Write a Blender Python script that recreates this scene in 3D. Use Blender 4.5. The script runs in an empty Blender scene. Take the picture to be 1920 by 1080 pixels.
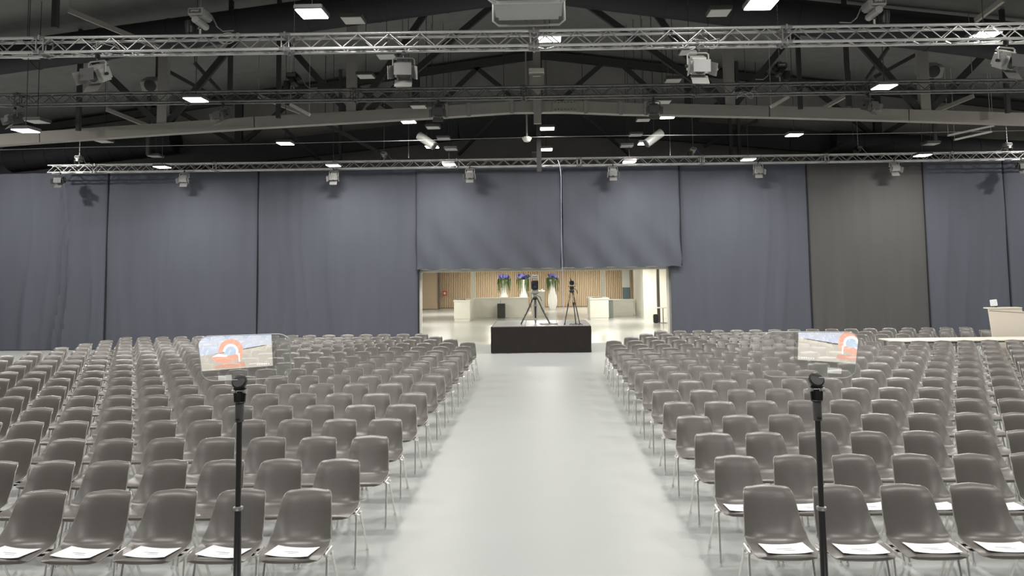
import bpy, bmesh, math, random
from mathutils import Vector, Matrix
random.seed(7)
C = bpy.context.scene.collection
PI = math.pi
# ---------------------------------------------------------------- camera
F_PX, PITCH, YAW, ROLL, SX, SY, CAMH = 1387.0, 0.075, -0.0212, -0.0137, 26.2, -133.6, 2.4135
def cam_basis():
    p, y, r = PITCH, YAW, ROLL
    f = Vector((math.sin(y)*math.cos(p), math.cos(y)*math.cos(p), math.sin(p)))
    rt = Vector((math.cos(y), -math.sin(y), 0)); u = rt.cross(f)
    c, s = math.cos(r), math.sin(r)
    return rt*c + u*s, rt*(-s) + u*c, f
CR, CU, CF = cam_basis()
cam = bpy.data.cameras.new('camera'); cam.lens = F_PX/1920*36; cam.sensor_width = 36
cam.shift_x = -SX/1920; cam.shift_y = SY/1920; cam.clip_end = 200
co = bpy.data.objects.new('camera', cam); C.objects.link(co)
M = Matrix.Identity(4)
for i in range(3):
    M[i][0] = CR[i]; M[i][1] = CU[i]; M[i][2] = -CF[i]
M[2][3] = CAMH
co.matrix_world = M
bpy.context.scene.camera = co
def at(u, v, Y):                      # point of the hall at depth Y seen at a photograph pixel
    d = CF + CR*((u-960-SX)/F_PX) - CU*((v-540-SY)/F_PX)
    t = Y/d.y
    return Vector((d.x*t, Y, CAMH + d.z*t))
def proj(P):
    v = Vector(P) - Vector((0, 0, CAMH)); z = v.dot(CF)
    return 960+SX+F_PX*v.dot(CR)/z, 540+SY-F_PX*v.dot(CU)/z, z
# ---------------------------------------------------------------- world, view
W = bpy.data.worlds.new('world'); bpy.context.scene.world = W; W.use_nodes = True
W.node_tree.nodes['Background'].inputs[0].default_value = (0.9, 0.93, 1, 1)
W.node_tree.nodes['Background'].inputs[1].default_value = 0.015
vs = bpy.context.scene.view_settings
vs.view_transform = 'Standard'; vs.look = 'None'; vs.gamma = 1; vs.use_curve_mapping = False
vs.exposure = 0.0
FLOOD_W, LOBBY_W, STAGE_W = 150, 1000, 150

# ---------------------------------------------------------------- materials
def mat(name, col, rough=0.6, metal=0.0, noise=0.0, nscale=20, bump=0.0, emis=0.0, spec=0.5, stretch=(1, 1, 1), ecol=None):
    m = bpy.data.materials.new(name); m.use_nodes = True
    nt = m.node_tree; b = nt.nodes['Principled BSDF']
    b.inputs['Base Color'].default_value = (*col, 1); b.inputs['Roughness'].default_value = rough
    b.inputs['Metallic'].default_value = metal; b.inputs['Specular IOR Level'].default_value = spec
    if emis:
        b.inputs['Emission Color'].default_value = (*(ecol or col), 1); b.inputs['Emission Strength'].default_value = emis
    if noise or bump:
        tc = nt.nodes.new('ShaderNodeTexCoord'); mp = nt.nodes.new('ShaderNodeMapping'); n = nt.nodes.new('ShaderNodeTexNoise')
        mp.inputs['Scale'].default_value = stretch; n.inputs['Scale'].default_value = nscale; n.inputs['Detail'].default_value = 4
        nt.links.new(tc.outputs['Object'], mp.inputs[0]); nt.links.new(mp.outputs[0], n.inputs[0])
        if noise:
            r = nt.nodes.new('ShaderNodeMapRange'); r.inputs[3].default_value = 1-noise; r.inputs[4].default_value = 1+noise
            h = nt.nodes.new('ShaderNodeVectorMath'); h.operation = 'SCALE'; h.inputs[0].default_value = col
            nt.links.new(n.outputs[0], r.inputs[0]); nt.links.new(r.outputs[0], h.inputs['Scale'])
            nt.links.new(h.outputs[0], b.inputs['Base Color'])
        if bump:
            bp = nt.nodes.new('ShaderNodeBump'); bp.inputs['Strength'].default_value = bump; bp.inputs['Distance'].default_value = 0.01
            nt.links.new(n.outputs[0], bp.inputs['Height']); nt.links.new(bp.outputs[0], b.inputs['Normal'])
    return m
m_floor = mat('floor_resin', (0.385, 0.40, 0.397), 0.38, noise=0.035, nscale=1.3, spec=0.4)
m_lfloor = mat('lobby_resin', (0.50, 0.51, 0.49), 0.2, noise=0.03, nscale=1.3, spec=0.5)
m_shell = mat('shell_plastic', (0.125, 0.116, 0.107), 0.36, noise=0.06, nscale=60, bump=0.02, spec=0.7)
m_rim = mat('shell_edge', (0.24, 0.225, 0.21), 0.3, noise=0.05, nscale=60, spec=0.7)
m_chrome = mat('chrome', (0.85, 0.84, 0.82), 0.25, metal=0.8, noise=0.05, nscale=30)
m_paper = mat('paper', (0.86, 0.87, 0.9), 0.7, noise=0.02, nscale=30)
m_ink = mat('grey_print', (0.35, 0.35, 0.38), 0.7, noise=0.05)
m_blackm = mat('black_metal', (0.018, 0.018, 0.019), 0.4, noise=0.1, nscale=40)
m_blackt = mat('black_tube', (0.02, 0.02, 0.021), 0.3, noise=0.1, nscale=40, spec=0.6)
m_truss = mat('truss_black_gloss', (0.22, 0.22, 0.22), 0.3, metal=0.75, noise=0.08, nscale=30)
m_truss1 = mat('truss_polished', (0.34, 0.34, 0.34), 0.32, metal=0.6, noise=0.08, nscale=30)
m_chord = mat('chord_highlight', (0.62, 0.62, 0.61), 0.3, metal=0.5, noise=0.08, nscale=20)  # lamp highlights along the chords are put into this lighter base colour
m_chord2 = mat('chord_dark', (0.2, 0.2, 0.2), 0.28, metal=0.6, noise=0.08, nscale=20)
m_truss2 = mat('truss_black', (0.13, 0.13, 0.13), 0.3, metal=0.7, noise=0.08, nscale=30)
m_truss3 = mat('truss_grey', (0.36, 0.36, 0.36), 0.34, metal=0.6, noise=0.08, nscale=30)
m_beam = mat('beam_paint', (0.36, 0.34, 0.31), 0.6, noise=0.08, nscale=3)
m_beamd = mat('far_beam_shaded', (0.05, 0.05, 0.055), 0.7, noise=0.1, nscale=3)  # darker copy of the beam colour: the far beam's lack of light painted in
m_ceil = mat('ceiling_dark', (0.20, 0.197, 0.188), 0.9, noise=0.2, nscale=2.5)
m_backw = mat('upper_back_wall', (0.40, 0.39, 0.375), 0.9, noise=0.15, nscale=1.5)
m_roofm = mat('roof_steel_dark', (0.05, 0.05, 0.052), 0.7, noise=0.1, nscale=4)
m_duct = mat('duct_black', (0.025, 0.026, 0.03), 0.7, noise=0.1, nscale=4)
m_cur = mat('curtain_blue_black', (0.088, 0.095, 0.117), 0.85, noise=0.10, nscale=1.2, stretch=(2.2, 1, 0.25), spec=0.2)
m_curg = mat('curtain_grey_black', (0.088, 0.086, 0.086), 0.85, noise=0.10, nscale=1.2, stretch=(2.2, 1, 0.25), spec=0.2)
m_seam = mat('curtain_seam', (0.012, 0.012, 0.016), 0.9, noise=0.1)
m_plat = mat('platform_cloth', (0.030, 0.025, 0.023), 0.85, noise=0.2, nscale=4, bump=0.3, spec=0.2)
m_deck = mat('platform_deck', (0.20, 0.20, 0.20), 0.4, noise=0.08, nscale=5)
m_white = mat('white_paint', (0.80, 0.78, 0.70), 0.5, noise=0.02, nscale=4)
m_cream = mat('cream_laminate', (0.72, 0.66, 0.57), 0.45, noise=0.02, nscale=4)
m_tabtop = mat('table_laminate', (0.78, 0.74, 0.66), 0.4, noise=0.02, nscale=4)
m_slat = mat('oak_slat', (0.74, 0.57, 0.38), 0.55, noise=0.22, nscale=5, stretch=(6, 6, 0.3))
m_slatb = mat('slat_backing', (0.30, 0.20, 0.11), 0.7, noise=0.1)
m_door = mat('tan_door', (0.50, 0.39, 0.28), 0.5, noise=0.05, nscale=3)
m_gap = mat('dark_grey_frame', (0.12, 0.11, 0.10), 0.6, noise=0.05)
m_bin = mat('charcoal_bin', (0.035, 0.035, 0.033), 0.5, noise=0.1)
m_bing = mat('grey_bin', (0.22, 0.26, 0.24), 0.5, noise=0.1)
m_vase = mat('white_ceramic', (0.85, 0.84, 0.80), 0.25, noise=0.02)
m_leaf = mat('leaf_green', (0.10, 0.16, 0.05), 0.6, noise=0.3)
m_petal = mat('violet_petal', (0.33, 0.30, 0.80), 0.6, noise=0.3)
m_petald = mat('deep_blue_petal', (0.06, 0.06, 0.25), 0.6, noise=0.3)
m_red = mat('red_plastic', (0.6, 0.06, 0.03), 0.4, noise=0.03)
m_lite = mat('lamp_glow', (1, 0.96, 0.88), 0.5, emis=14, noise=0.0)
m_unlit = mat('frosted_unlit_panel', (0.62, 0.62, 0.58), 0.5, noise=0.04)
m_hous = mat('grey_housing', (0.09, 0.09, 0.09), 0.5, noise=0.1)
m_silver = mat('silver_housing', (0.45, 0.45, 0.43), 0.4, noise=0.08, metal=0.3)
m_barn = mat('barn_door_grey', (0.22, 0.22, 0.21), 0.45, noise=0.1, metal=0.4)
m_steel = mat('steel_wire', (0.4, 0.4, 0.4), 0.4, metal=0.8, noise=0.1)
m_cable = mat('pale_blue_cable', (0.45, 0.5, 0.75), 0.5, noise=0.05)
m_lens = mat('lens_glass', (0.01, 0.015, 0.03), 0.08, noise=0.05, spec=0.9)
m_bluecable = mat('blue_cable', (0.05, 0.15, 0.6), 0.5, noise=0.05)
m_proj = mat('projector_white', (0.42, 0.43, 0.42), 0.5, noise=0.04)
m_edge = mat('glass_polished_edge', (0.75, 0.8, 0.78), 0.15, noise=0.02, spec=0.8)
m_screen_case = mat('monitor_case', (0.03, 0.03, 0.03), 0.5, noise=0.05)
m_stage = mat('stage_deck', (0.16, 0.16, 0.155), 0.6, noise=0.1, nscale=5)
# beam splitter glass
m_glass = bpy.data.materials.new('beam_splitter_glass'); m_glass.use_nodes = True
nt = m_glass.node_tree; nt.nodes.clear()
o_ = nt.nodes.new('ShaderNodeOutputMaterial'); mx = nt.nodes.new('ShaderNodeMixShader'); tr = nt.nodes.new('ShaderNodeBsdfTransparent'); gl = nt.nodes.new('ShaderNodeBsdfGlossy')
gl.inputs['Roughness'].default_value = 0.0; gl.inputs['Color'].default_value = (1, 1, 1, 1); tr.inputs[0].default_value = (0.94, 0.95, 0.94, 1)
mx.inputs[0].default_value = 0.33
nt.links.new(tr.outputs[0], mx.inputs[1]); nt.links.new(gl.outputs[0], mx.inputs[2]); nt.links.new(mx.outputs[0], o_.inputs[0])
def emit(name, c, s=1.0):
    return mat(name, (0, 0, 0), 0.5, emis=s, ecol=c, noise=0.0)

# ---------------------------------------------------------------- mesh helpers
class MB:
    def __init__(s): s.v = []; s.f = []; s.m = []
    def add(s, v, f, mi=0):
        n = len(s.v); s.v += [tuple(p) for p in v]; s.f += [tuple(i+n for i in q) for q in f]; s.m += [mi]*len(f); return s
    def box(s, c, d, R=None, mi=0, bev=0.0):
        hx, hy, hz = d[0]/2, d[1]/2, d[2]/2
        if bev:
            b = min(bev, hx*.9, hy*.9, hz*.9); pts = []
            bm = bmesh.new(); bmesh.ops.create_cube(bm, size=1)
            for q in bm.verts: q.co = Vector((q.co.x*d[0], q.co.y*d[1], q.co.z*d[2]))
            bmesh.ops.bevel(bm, geom=bm.edges[:], offset=b, segments=2, affect='EDGES')
            V = [q.co.copy() for q in bm.verts]; bm.verts.index_update(); FF = [[q.index for q in f.verts] for f in bm.faces]; bm.free()
        else:
            V = [Vector((x, y, z)) for x in (-hx, hx) for y in (-hy, hy) for z in (-hz, hz)]
            FF = [(0, 1, 3, 2), (4, 6, 7, 5), (0, 4, 5, 1), (2, 3, 7, 6), (0, 2, 6, 4), (1, 5, 7, 3)]
        if R: V = [R @ p for p in V]
        return s.add([p+Vector(c) for p in V], FF, mi)
    def tube(s, pts, r, n=8, mi=0, cap=True, closed=False):
        pts = [Vector(p) for p in pts]; rr = r if isinstance(r, (list, tuple)) else [r]*len(pts)
        V = []; up = None; k = len(pts)
        for i, p in enumerate(pts):
            if closed: t = pts[(i+1) % k]-pts[i-1]
            else: t = (pts[min(i+1, k-1)]-pts[max(i-1, 0)])
            t.normalize()
            if up is None: up = Vector((0, 0, 1)) if abs(t.z) < .9 else Vector((1, 0, 0))
            a = t.cross(up); a.normalize(); b = a.cross(t); up = b if closed else up
            if not closed:
                up = b
            V += [p+(a*math.cos(2*PI*j/n)+b*math.sin(2*PI*j/n))*rr[i] for j in range(n)]
        FF = []
        for i in range(k if closed else k-1):
            i2 = (i+1) % k
            for j in range(n): FF.append((i*n+j, i*n+(j+1) % n, i2*n+(j+1) % n, i2*n+j))
        if cap and not closed: FF.append(tuple(range(n-1, -1, -1))); FF.append(tuple((k-1)*n+j for j in range(n)))
        return s.add(V, FF, mi)
    def lathe(s, prof, c=(0, 0, 0), n=16, mi=0, R=None):
        V = []; k = len(prof)
        for r, z in prof:
            for j in range(n):
                p = Vector((r*math.cos(2*PI*j/n), r*math.sin(2*PI*j/n), z))
                if R: p = R @ p
                V.append(p+Vector(c))
        FF = [(i*n+j, i*n+(j+1) % n, (i+1)*n+(j+1) % n, (i+1)*n+j) for i in range(k-1) for j in range(n)]
        FF.append(tuple(range(n-1, -1, -1))); FF.append(tuple((k-1)*n+j for j in range(n)))
        return s.add(V, FF, mi)
    def prism(s, poly, a, b, mi=0):     # poly: list of points (3D), extruded by vector from a*ext to b*ext
        n = len(poly); V = [p+a for p in poly]+[p+b for p in poly]
        FF = [tuple(range(n-1, -1, -1)), tuple(range(n, 2*n))]+[(i, (i+1) % n, n+(i+1) % n, n+i) for i in range(n)]
        return s.add(V, FF, mi)
    def mesh(s, name, mats, smooth=False):
        me = bpy.data.meshes.new(name); me.from_pydata(s.v, [], s.f)
        for m in (mats if isinstance(mats, (list, tuple)) else [mats]): me.materials.append(m)
        if any(s.m): me.polygons.foreach_set('material_index', s.m)
        bm = bmesh.new(); bm.from_mesh(me); bmesh.ops.recalc_face_normals(bm, faces=bm.faces); bm.to_mesh(me); bm.free()
        if smooth:
            me.polygons.foreach_set('use_smooth', [True]*len(me.polygons))
            try: me.set_sharp_from_angle(angle=math.radians(40))
            except Exception: pass
        return me
    def build(s, name, mats, parent=None, smooth=False, loc=None):
        return link(name, s.mesh(name, mats, smooth), parent, loc)
def link(name, me, parent=None, loc=None):
    o = bpy.data.objects.new(name, me); C.objects.link(o)
    if parent: o.parent = parent
    if loc is not None: o.location = loc
    return o
def empty(name, loc=(0, 0, 0), rz=0):
    o = bpy.data.objects.new(name, None); C.objects.link(o); o.empty_display_size = .1
    o.location = loc; o.rotation_euler = (0, 0, rz); return o
def tag(o, label=None, cat=None, group=None, kind=None):
    if label: o['label'] = label
    if cat: o['category'] = cat
    if group: o['group'] = group
    if kind: o['kind'] = kind
    return o
def struct(name, mb, m, smooth=False, label=None):
    o = mb.build(name, m, smooth=smooth); o['kind'] = 'structure'
    if label: o['label'] = label
    return o
def copy_tree(o, parent=None):
    c = o.copy(); C.objects.link(c); c.parent = parent
    for ch in list(o.children): copy_tree(ch, c)
    return c
ORD = ['first', 'second', 'third', 'fourth', 'fifth', 'sixth', 'seventh', 'eighth', 'ninth', 'tenth', 'eleventh', 'twelfth', 'thirteenth', 'fourteenth', 'fifteenth', 'sixteenth', 'seventeenth', 'eighteenth', 'nineteenth', 'twentieth']
def area(name, loc, size, power, col, parent=None, rot=(0, 0, 0), spread=PI):
    l = bpy.data.lights.new(name, 'AREA'); l.shape = 'SQUARE'; l.size = size; l.energy = power; l.color = col; l.spread = spread
    o = bpy.data.objects.new(name, l); C.objects.link(o); o.location = loc; o.rotation_euler = rot
    if parent: o.parent = parent
    return o

# ================================================================ SETTING
XW, YC = 19.5, 25.0
struct('floor', MB().box((0, 11, -0.05), (2*XW+1, 28.6, 0.1)), m_floor)
struct('floor_lobby', MB().box((0, 39.2, -0.05), (2*XW+1, 27.8, 0.1)), m_lfloor)
ceil = MB()
def zc(x): return 10.6-0.13*abs(x)
for s in (-1, 1):
    ceil.add([(0, -3.5, zc(0)), (s*(XW+.5), -3.5, zc(XW)), (s*(XW+.5), 33, zc(XW)), (0, 33, zc(0)), (0, -3.5, zc(0)+.2), (s*(XW+.5), -3.5, zc(XW)+.2), (s*(XW+.5), 33, zc(XW)+.2), (0, 33, zc(0)+.2)],
             [(0, 1, 2, 3), (4, 5, 6, 7), (0, 1, 5, 4), (1, 2, 6, 5), (2, 3, 7, 6)])
struct('ceiling', ceil, m_ceil)
struct('wall_left', MB().box((-XW-.3, 11.5, 4.2), (.2, 29, 8.6)), m_ceil)
struct('wall_right', MB().box((XW+.3, 11.5, 4.2), (.2, 29, 8.6)), m_ceil)
struct('wall_behind', MB().box((0, -3.3, 5), (2*XW+.6, .2, 10.4)), m_ceil)
struct('wall_back', MB().box((0, 27.4, 6.8), (2*XW+.6, .2, 8.2)), m_backw)
# partition behind the curtains with the lobby opening in it
OL, OR_, OT = -4.2, 4.28, 2.56
struct('wall_partition', MB().box(((-XW+OL)/2-.1, 25.5, 3), (XW+OL+.2, .2, 6)).box(((XW+OR_)/2+.1, 25.5, 3), (XW-OR_+.2, .2, 6)).box((0, 25.5, (OT+6)/2), (OR_-OL, .2, 6-OT)), m_white)
struct('ceiling_lobby', MB().box((0, 39.35, 2.66), (2*XW, 27.5, .1)), m_white)
struct('trim_1', MB().box((OL+.03, 25.35, 1.25), (.09, .08, 2.5), bev=.01), m_white, label='white upright at the left side of the lobby opening')
struct('trim_2', MB().box((OR_-.03, 25.35, 1.25), (.09, .08, 2.5), bev=.01), m_white, label='white upright at the right side of the lobby opening')
struct('trim_3', MB().box(((OL+OR_)/2, 25.35, 2.505), (OR_-OL, .09, .09), bev=.01), m_white, label='white header rail across the lobby opening')
# stage the camera stands on (front edge just below the frame)
st = empty('stage', (0, 0, 0)); tag(st, 'grey stage deck below the two teleprompters, in front of the chairs', 'stage')
MB().box((0, .7, .57), (12, 6.6, .06), bev=.01).build('deck', m_stage, st)
MB().box((0, 3.9, .27), (11.8, .04, .54)).build('skirt', m_plat, st)

# roof trusses ------------------------------------------------------
def beam_path(pts, w, h, mb):
    for a, b in zip(pts[:-1], pts[1:]):
        d = b-a; L = d.length; R = d.to_track_quat('X', 'Z').to_matrix()
        mb.box((a+b)/2, (L+.02, w, h), R)
def bar(mb, a, b, w, h): beam_path([Vector(a), Vector(b)], w, h, mb)
def roof_truss(Y, ctr, hh, mb_, md, label, posts, plates):
    r = empty('roof_truss', (0, Y, 0)); tag(r, label, 'roof truss', 'steel roof trusses')
    P = [Vector((p.x, 0, p.z)) for p in ctr]
    for a, b in zip(P[:-1], P[1:]):
        mb = MB(); beam_path([a, b], .25, hh, mb); mb.build('bottom_chord', mb_, r)
    def zat(x):
        for a, b in zip(P[:-1], P[1:]):
            if a.x <= x <= b.x: return a.z+(b.z-a.z)*(x-a.x)/(b.x-a.x)
        return P[0].z
    for s in (-1, 1):
        mb = MB(); bar(mb, (0, 0, zc(0)-.25), (s*19, 0, zc(19)-.25), .2, .26); mb.build('top_chord', md, r)
    for x in posts:
        mb = MB(); z0 = zat(x)+hh/2; mb.box((x, -.02, (z0+zc(x)-.3)/2), (.26, .16, zc(x)-.3-z0)); mb.build('post', mb_, r)
        for s in (-1, 1):
            tx = x+s*2.3
            mb = MB(); bar(mb, (x+s*.12, 0, z0), (tx, 0, zc(tx)-.35), .1, .16); mb.build('diagonal', m_roofm, r)
    if plates:
        for u in (838, 880, 960, 1013, 1098, 1163, 1210):
            p = at(u, 205, Y); MB().box((p.x, -.14, zat(p.x)), (.10, .04, hh+.07)).build('collar', mb_, r)
        pl = MB().box((at(1058, 200, Y).x, -.15, zat(0.7)), (.62, .03, hh-.02)).build('splice_plate', mb_, r)
        bb = MB()
        for k in range(7):
            for zz in (-1, 1): bb.box((at(1041+k*6, 200, Y).x, -.17, zat(0.7)+zz*(hh*.36-.02*(k % 2))), (.022, .02, .022))
        bb.build('bolts', m_blackm, pl)['kind'] = 'stuff'
    return r
Yb = 19.5
ctr = [at(-90, 270, Yb), at(80, 258, Yb), at(480, 231, Yb), at(835, 210.5, Yb), at(960, 202, Yb), at(1060, 201, Yb), at(1165, 205, Yb), at(1440, 210.5, Yb), at(1700, 217.5, Yb), at(2010, 227, Yb)]
posts = [at(u, 150, Yb).x for u in (308, 660, 1366, 1730)]
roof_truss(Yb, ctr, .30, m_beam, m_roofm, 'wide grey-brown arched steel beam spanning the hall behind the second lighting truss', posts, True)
Yf = 26.6
ctr2 = [at(-60, 330, Yf), at(500, 283, Yf), at(860, 243, Yf), at(1010, 236, Yf), at(1200, 240, Yf), at(1480, 262, Yf), at(2000, 300, Yf)]
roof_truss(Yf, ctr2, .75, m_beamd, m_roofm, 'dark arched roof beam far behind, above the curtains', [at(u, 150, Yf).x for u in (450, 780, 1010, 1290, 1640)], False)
# long diagonals from the two inner posts up to the ridge
for s, u in ((-1, 690), (1, 1382)):
    p = at(u, 208, Yb); mb = MB(); bar(mb, (p.x, Yb, p.z), (s*.9, Yb, 9.9), .12, .16)
    tag(mb.build('roof_brace', m_roofm), 'dark diagonal brace rising from the grey beam to the ridge, %s of the projector' % ('left' if s < 0 else 'right'), 'brace', 'roof braces')
# thin wind braces and hangers in the roof space
k = 0
BR = [((130, 20), (300, 90), 15, 'outer left, near the top edge'), ((300, 125), (385, 172), 22, 'behind the second truss at the left'), ((365, 118), (430, 190), 22, 'steeper one of the left pair'),
      ((200, 205), (275, 235), 19.4, 'joining the beam at the far left'), ((485, 180), (565, 212), 20.4, 'joining the beam left of centre'), ((610, 232), (720, 290), 24, 'under the beam left of centre'),
      ((945, 205), (860, 290), 25.6, 'under the beam, left of the middle lamps'), ((1093, 215), (1180, 290), 25.6, 'under the beam, right of the middle lamps'), ((1420, 225), (1320, 275), 25.6, 'under the beam right of centre'),
      ((1665, 90), (1625, 148), 22, 'above the second truss at the right'), ((1740, 90), (1640, 145), 22, 'above the right lamp, flatter one'), ((1825, 180), (1755, 208), 19.4, 'joining the beam at the far right'),
      ((1585, 180), (1540, 205), 20.4, 'joining the beam right of centre'), ((1880, 0), (1830, 38), 15, 'outer right, near the top edge'), ((520, 230), (600, 300), 25.4, 'behind the third truss at the left'), ((1600, 265), (1540, 290), 25.4, 'behind the third truss at the right')]
for a, b, Y, w in BR:
    mb = MB(); A, B = at(*a, Y), at(*b, Y+.8); bar(mb, A, B, .07, .10); A = A if A.z > B.z else B; mb.tube([A, (A.x, A.y, zc(A.x)+.02)], .012, 6)
    tag(mb.build('wind_brace', m_beam if Y < 21 else m_roofm), 'thin slanting roof brace, ' + w, 'brace', 'thin roof braces')
HG = [(105, 0, 52, 14, 'left, top edge of the frame'), (432, 125, 200, 18.6, 'left of the second truss lamp'), (148, 205, 245, 19, 'far left above the beam'), (278, 260, 290, 24, 'under the beam at the left'), (522, 195, 222, 19, 'left of centre above the beam'),
      (638, 262, 300, 25.7, 'left of centre above the third truss'), (1587, 108, 200, 18.6, 'right of the second hoist'), (1500, 180, 205, 19, 'right of centre above the beam'), (1752, 235, 270, 24, 'under the beam at the right'), (1888, 180, 212, 19, 'far right above the beam'),
      (1385, 245, 300, 25.7, 'right of the middle hoist'), (1370, 262, 300, 25.7, 'twin of the one beside the middle hoist')]
for u, v0, v1, Y, w in HG:
    a = at(u, v0, Y); b = at(u, v1, Y); mb = MB(); mb.box((a.x, Y, (zc(a.x)+b.z)/2), (.10, .10, zc(a.x)-b.z))
    tag(mb.build('hanger_post', m_roofm), 'dark vertical roof hanger, ' + w, 'hanger', 'roof hangers')
# big dark ducts
for a, b, Y, r, lab in (((-60, 118), (965, -24), 18.3, .40, 'fat dark round duct along the roof, upper left'), ((1010, -26), (1990, 96), 18.3, .40, 'fat dark round duct along the roof, upper right'), ((20, 296), (330, 262), 26.3, .5, 'dark round duct above the left curtains'), ((1560, 268), (1990, 292), 26.3, .45, 'dark round duct above the right curtains')):
    mb = MB(); mb.tube([at(*a, Y), at(*b, Y)], r, 20)
    for t in [i/8 for i in range(1, 8)]:
        p = at(*a, Y).lerp(at(*b, Y), t); d = (at(*b, Y)-at(*a, Y)).normalized(); mb.tube([p-d*.03, p+d*.03], r*1.03, 20)
    tag(mb.build('duct', m_duct, smooth=True), lab, 'duct', 'ventilation ducts')

# ================================================================ CURTAINS
def curtain(u0, u1, label, m, Y=YC, zt=6.05, zb=0.02, amp=.03, seed=0, v=450, slope=0, sag=0.0):
    x0 = at(u0, v, Y).x; x1 = at(u1, v, Y).x
    rnd = random.Random(seed); folds = [(rnd.uniform(x0, x1), rnd.uniform(.05, .16), rnd.uniform(.3, 1)) for _ in range(int((x1-x0)*1.6)+2)]
    nx = max(24, int((x1-x0)/.07)); nz = 26; V = []
    c = empty('curtain', ((x0+x1)/2, Y, 0)); tag(c, label, 'curtain', 'black hall curtains'); cx = (x0+x1)/2
    for j in range(nz+1):
        t = j/nz; 
        for i in range(nx+1):
            x = x0+(x1-x0)*i/nx; ztop = zt+(slope*(x-x1) if slope else 0)
            z = zb+(ztop-zb)*t
            y = 0
            for fx, fw, fa in folds: y -= amp*fa*math.exp(-((x-fx+.15*math.sin(z*.8+fx))/fw)**2)*(1-.55*t)
            y += .012*math.sin(x*7+seed)*math.sin(z*1.1+x)
            e = min(x-x0, x1-x)
            y += .06*math.exp(-(e/.06)**2)
            if sag: z += sag*math.sin(x*2.3)*(1-t)**3+.02*math.sin(x*9)*(1-t)**4; y += (1-t)**2*.05*math.sin(x*5.3+z*4)
            V.append((x-cx, y, z))
    FF = [(j*(nx+1)+i, j*(nx+1)+i+1, (j+1)*(nx+1)+i+1, (j+1)*(nx+1)+i) for j in range(nz) for i in range(nx)]
    n = len(V); V += [(a, b+.012, z) for a, b, z in V]; FF += [tuple(q+n for q in f[::-1]) for f in FF]
    bd = [i for i in range(nx+1)]; FF += [(i, i+1, n+i+1, n+i) for i in range(nx)]+[((nx+1)*nz+i, (nx+1)*nz+i+1, n+(nx+1)*nz+i+1, n+(nx+1)*nz+i) for i in range(nx)]
    FF += [(j*(nx+1), (j+1)*(nx+1), n+(j+1)*(nx+1), n+j*(nx+1)) for j in range(nz)]+[(j*(nx+1)+nx, (j+1)*(nx+1)+nx, n+(j+1)*(nx+1)+nx, n+j*(nx+1)+nx) for j in range(nz)]
    mb = MB().add(V, FF); mb.build('cloth', m, c, smooth=True)
    MB().box(((x1-x0)/2-.012, .03, (zb+zt)/2), (.03, .03, zt-zb-.05)).build('hem', m_seam, c)
    return c
curtain(-110, 200, 'blue-black curtain at the far left, with narrow vertical folds', m_cur, seed=1, amp=.17, slope=.0)
curtain(200, 483, 'blue-black curtain, second from the left', m_cur, seed=2, amp=.045)
curtain(483, 785, 'blue-black curtain directly left of the lobby opening', m_cur, seed=3, amp=.06)
curtain(781, 1054, 'short blue-black curtain over the left half of the lobby opening', m_cur, Y=24.86, zb=2.555, seed=4, amp=.03, sag=.006, zt=6.0)
curtain(1056, 1278, 'short blue-black curtain over the right half of the lobby opening', m_cur, Y=24.84, zb=2.55, seed=5, amp=.035, sag=.007, zt=6.0)
curtain(1256, 1518, 'blue-black curtain directly right of the lobby opening', m_cur, seed=6, amp=.05)
curtain(1518, 1738, 'greyer curtain panel, right of centre, between two blue-black ones', m_curg, seed=7, amp=.04)
curtain(1738, 1890, 'blue-black curtain behind the white lamp on the tall counter', m_cur, seed=8, amp=.05)
curtain(1890, 2010, 'blue-black curtain at the far right edge', m_cur, seed=9, amp=.03)

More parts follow.
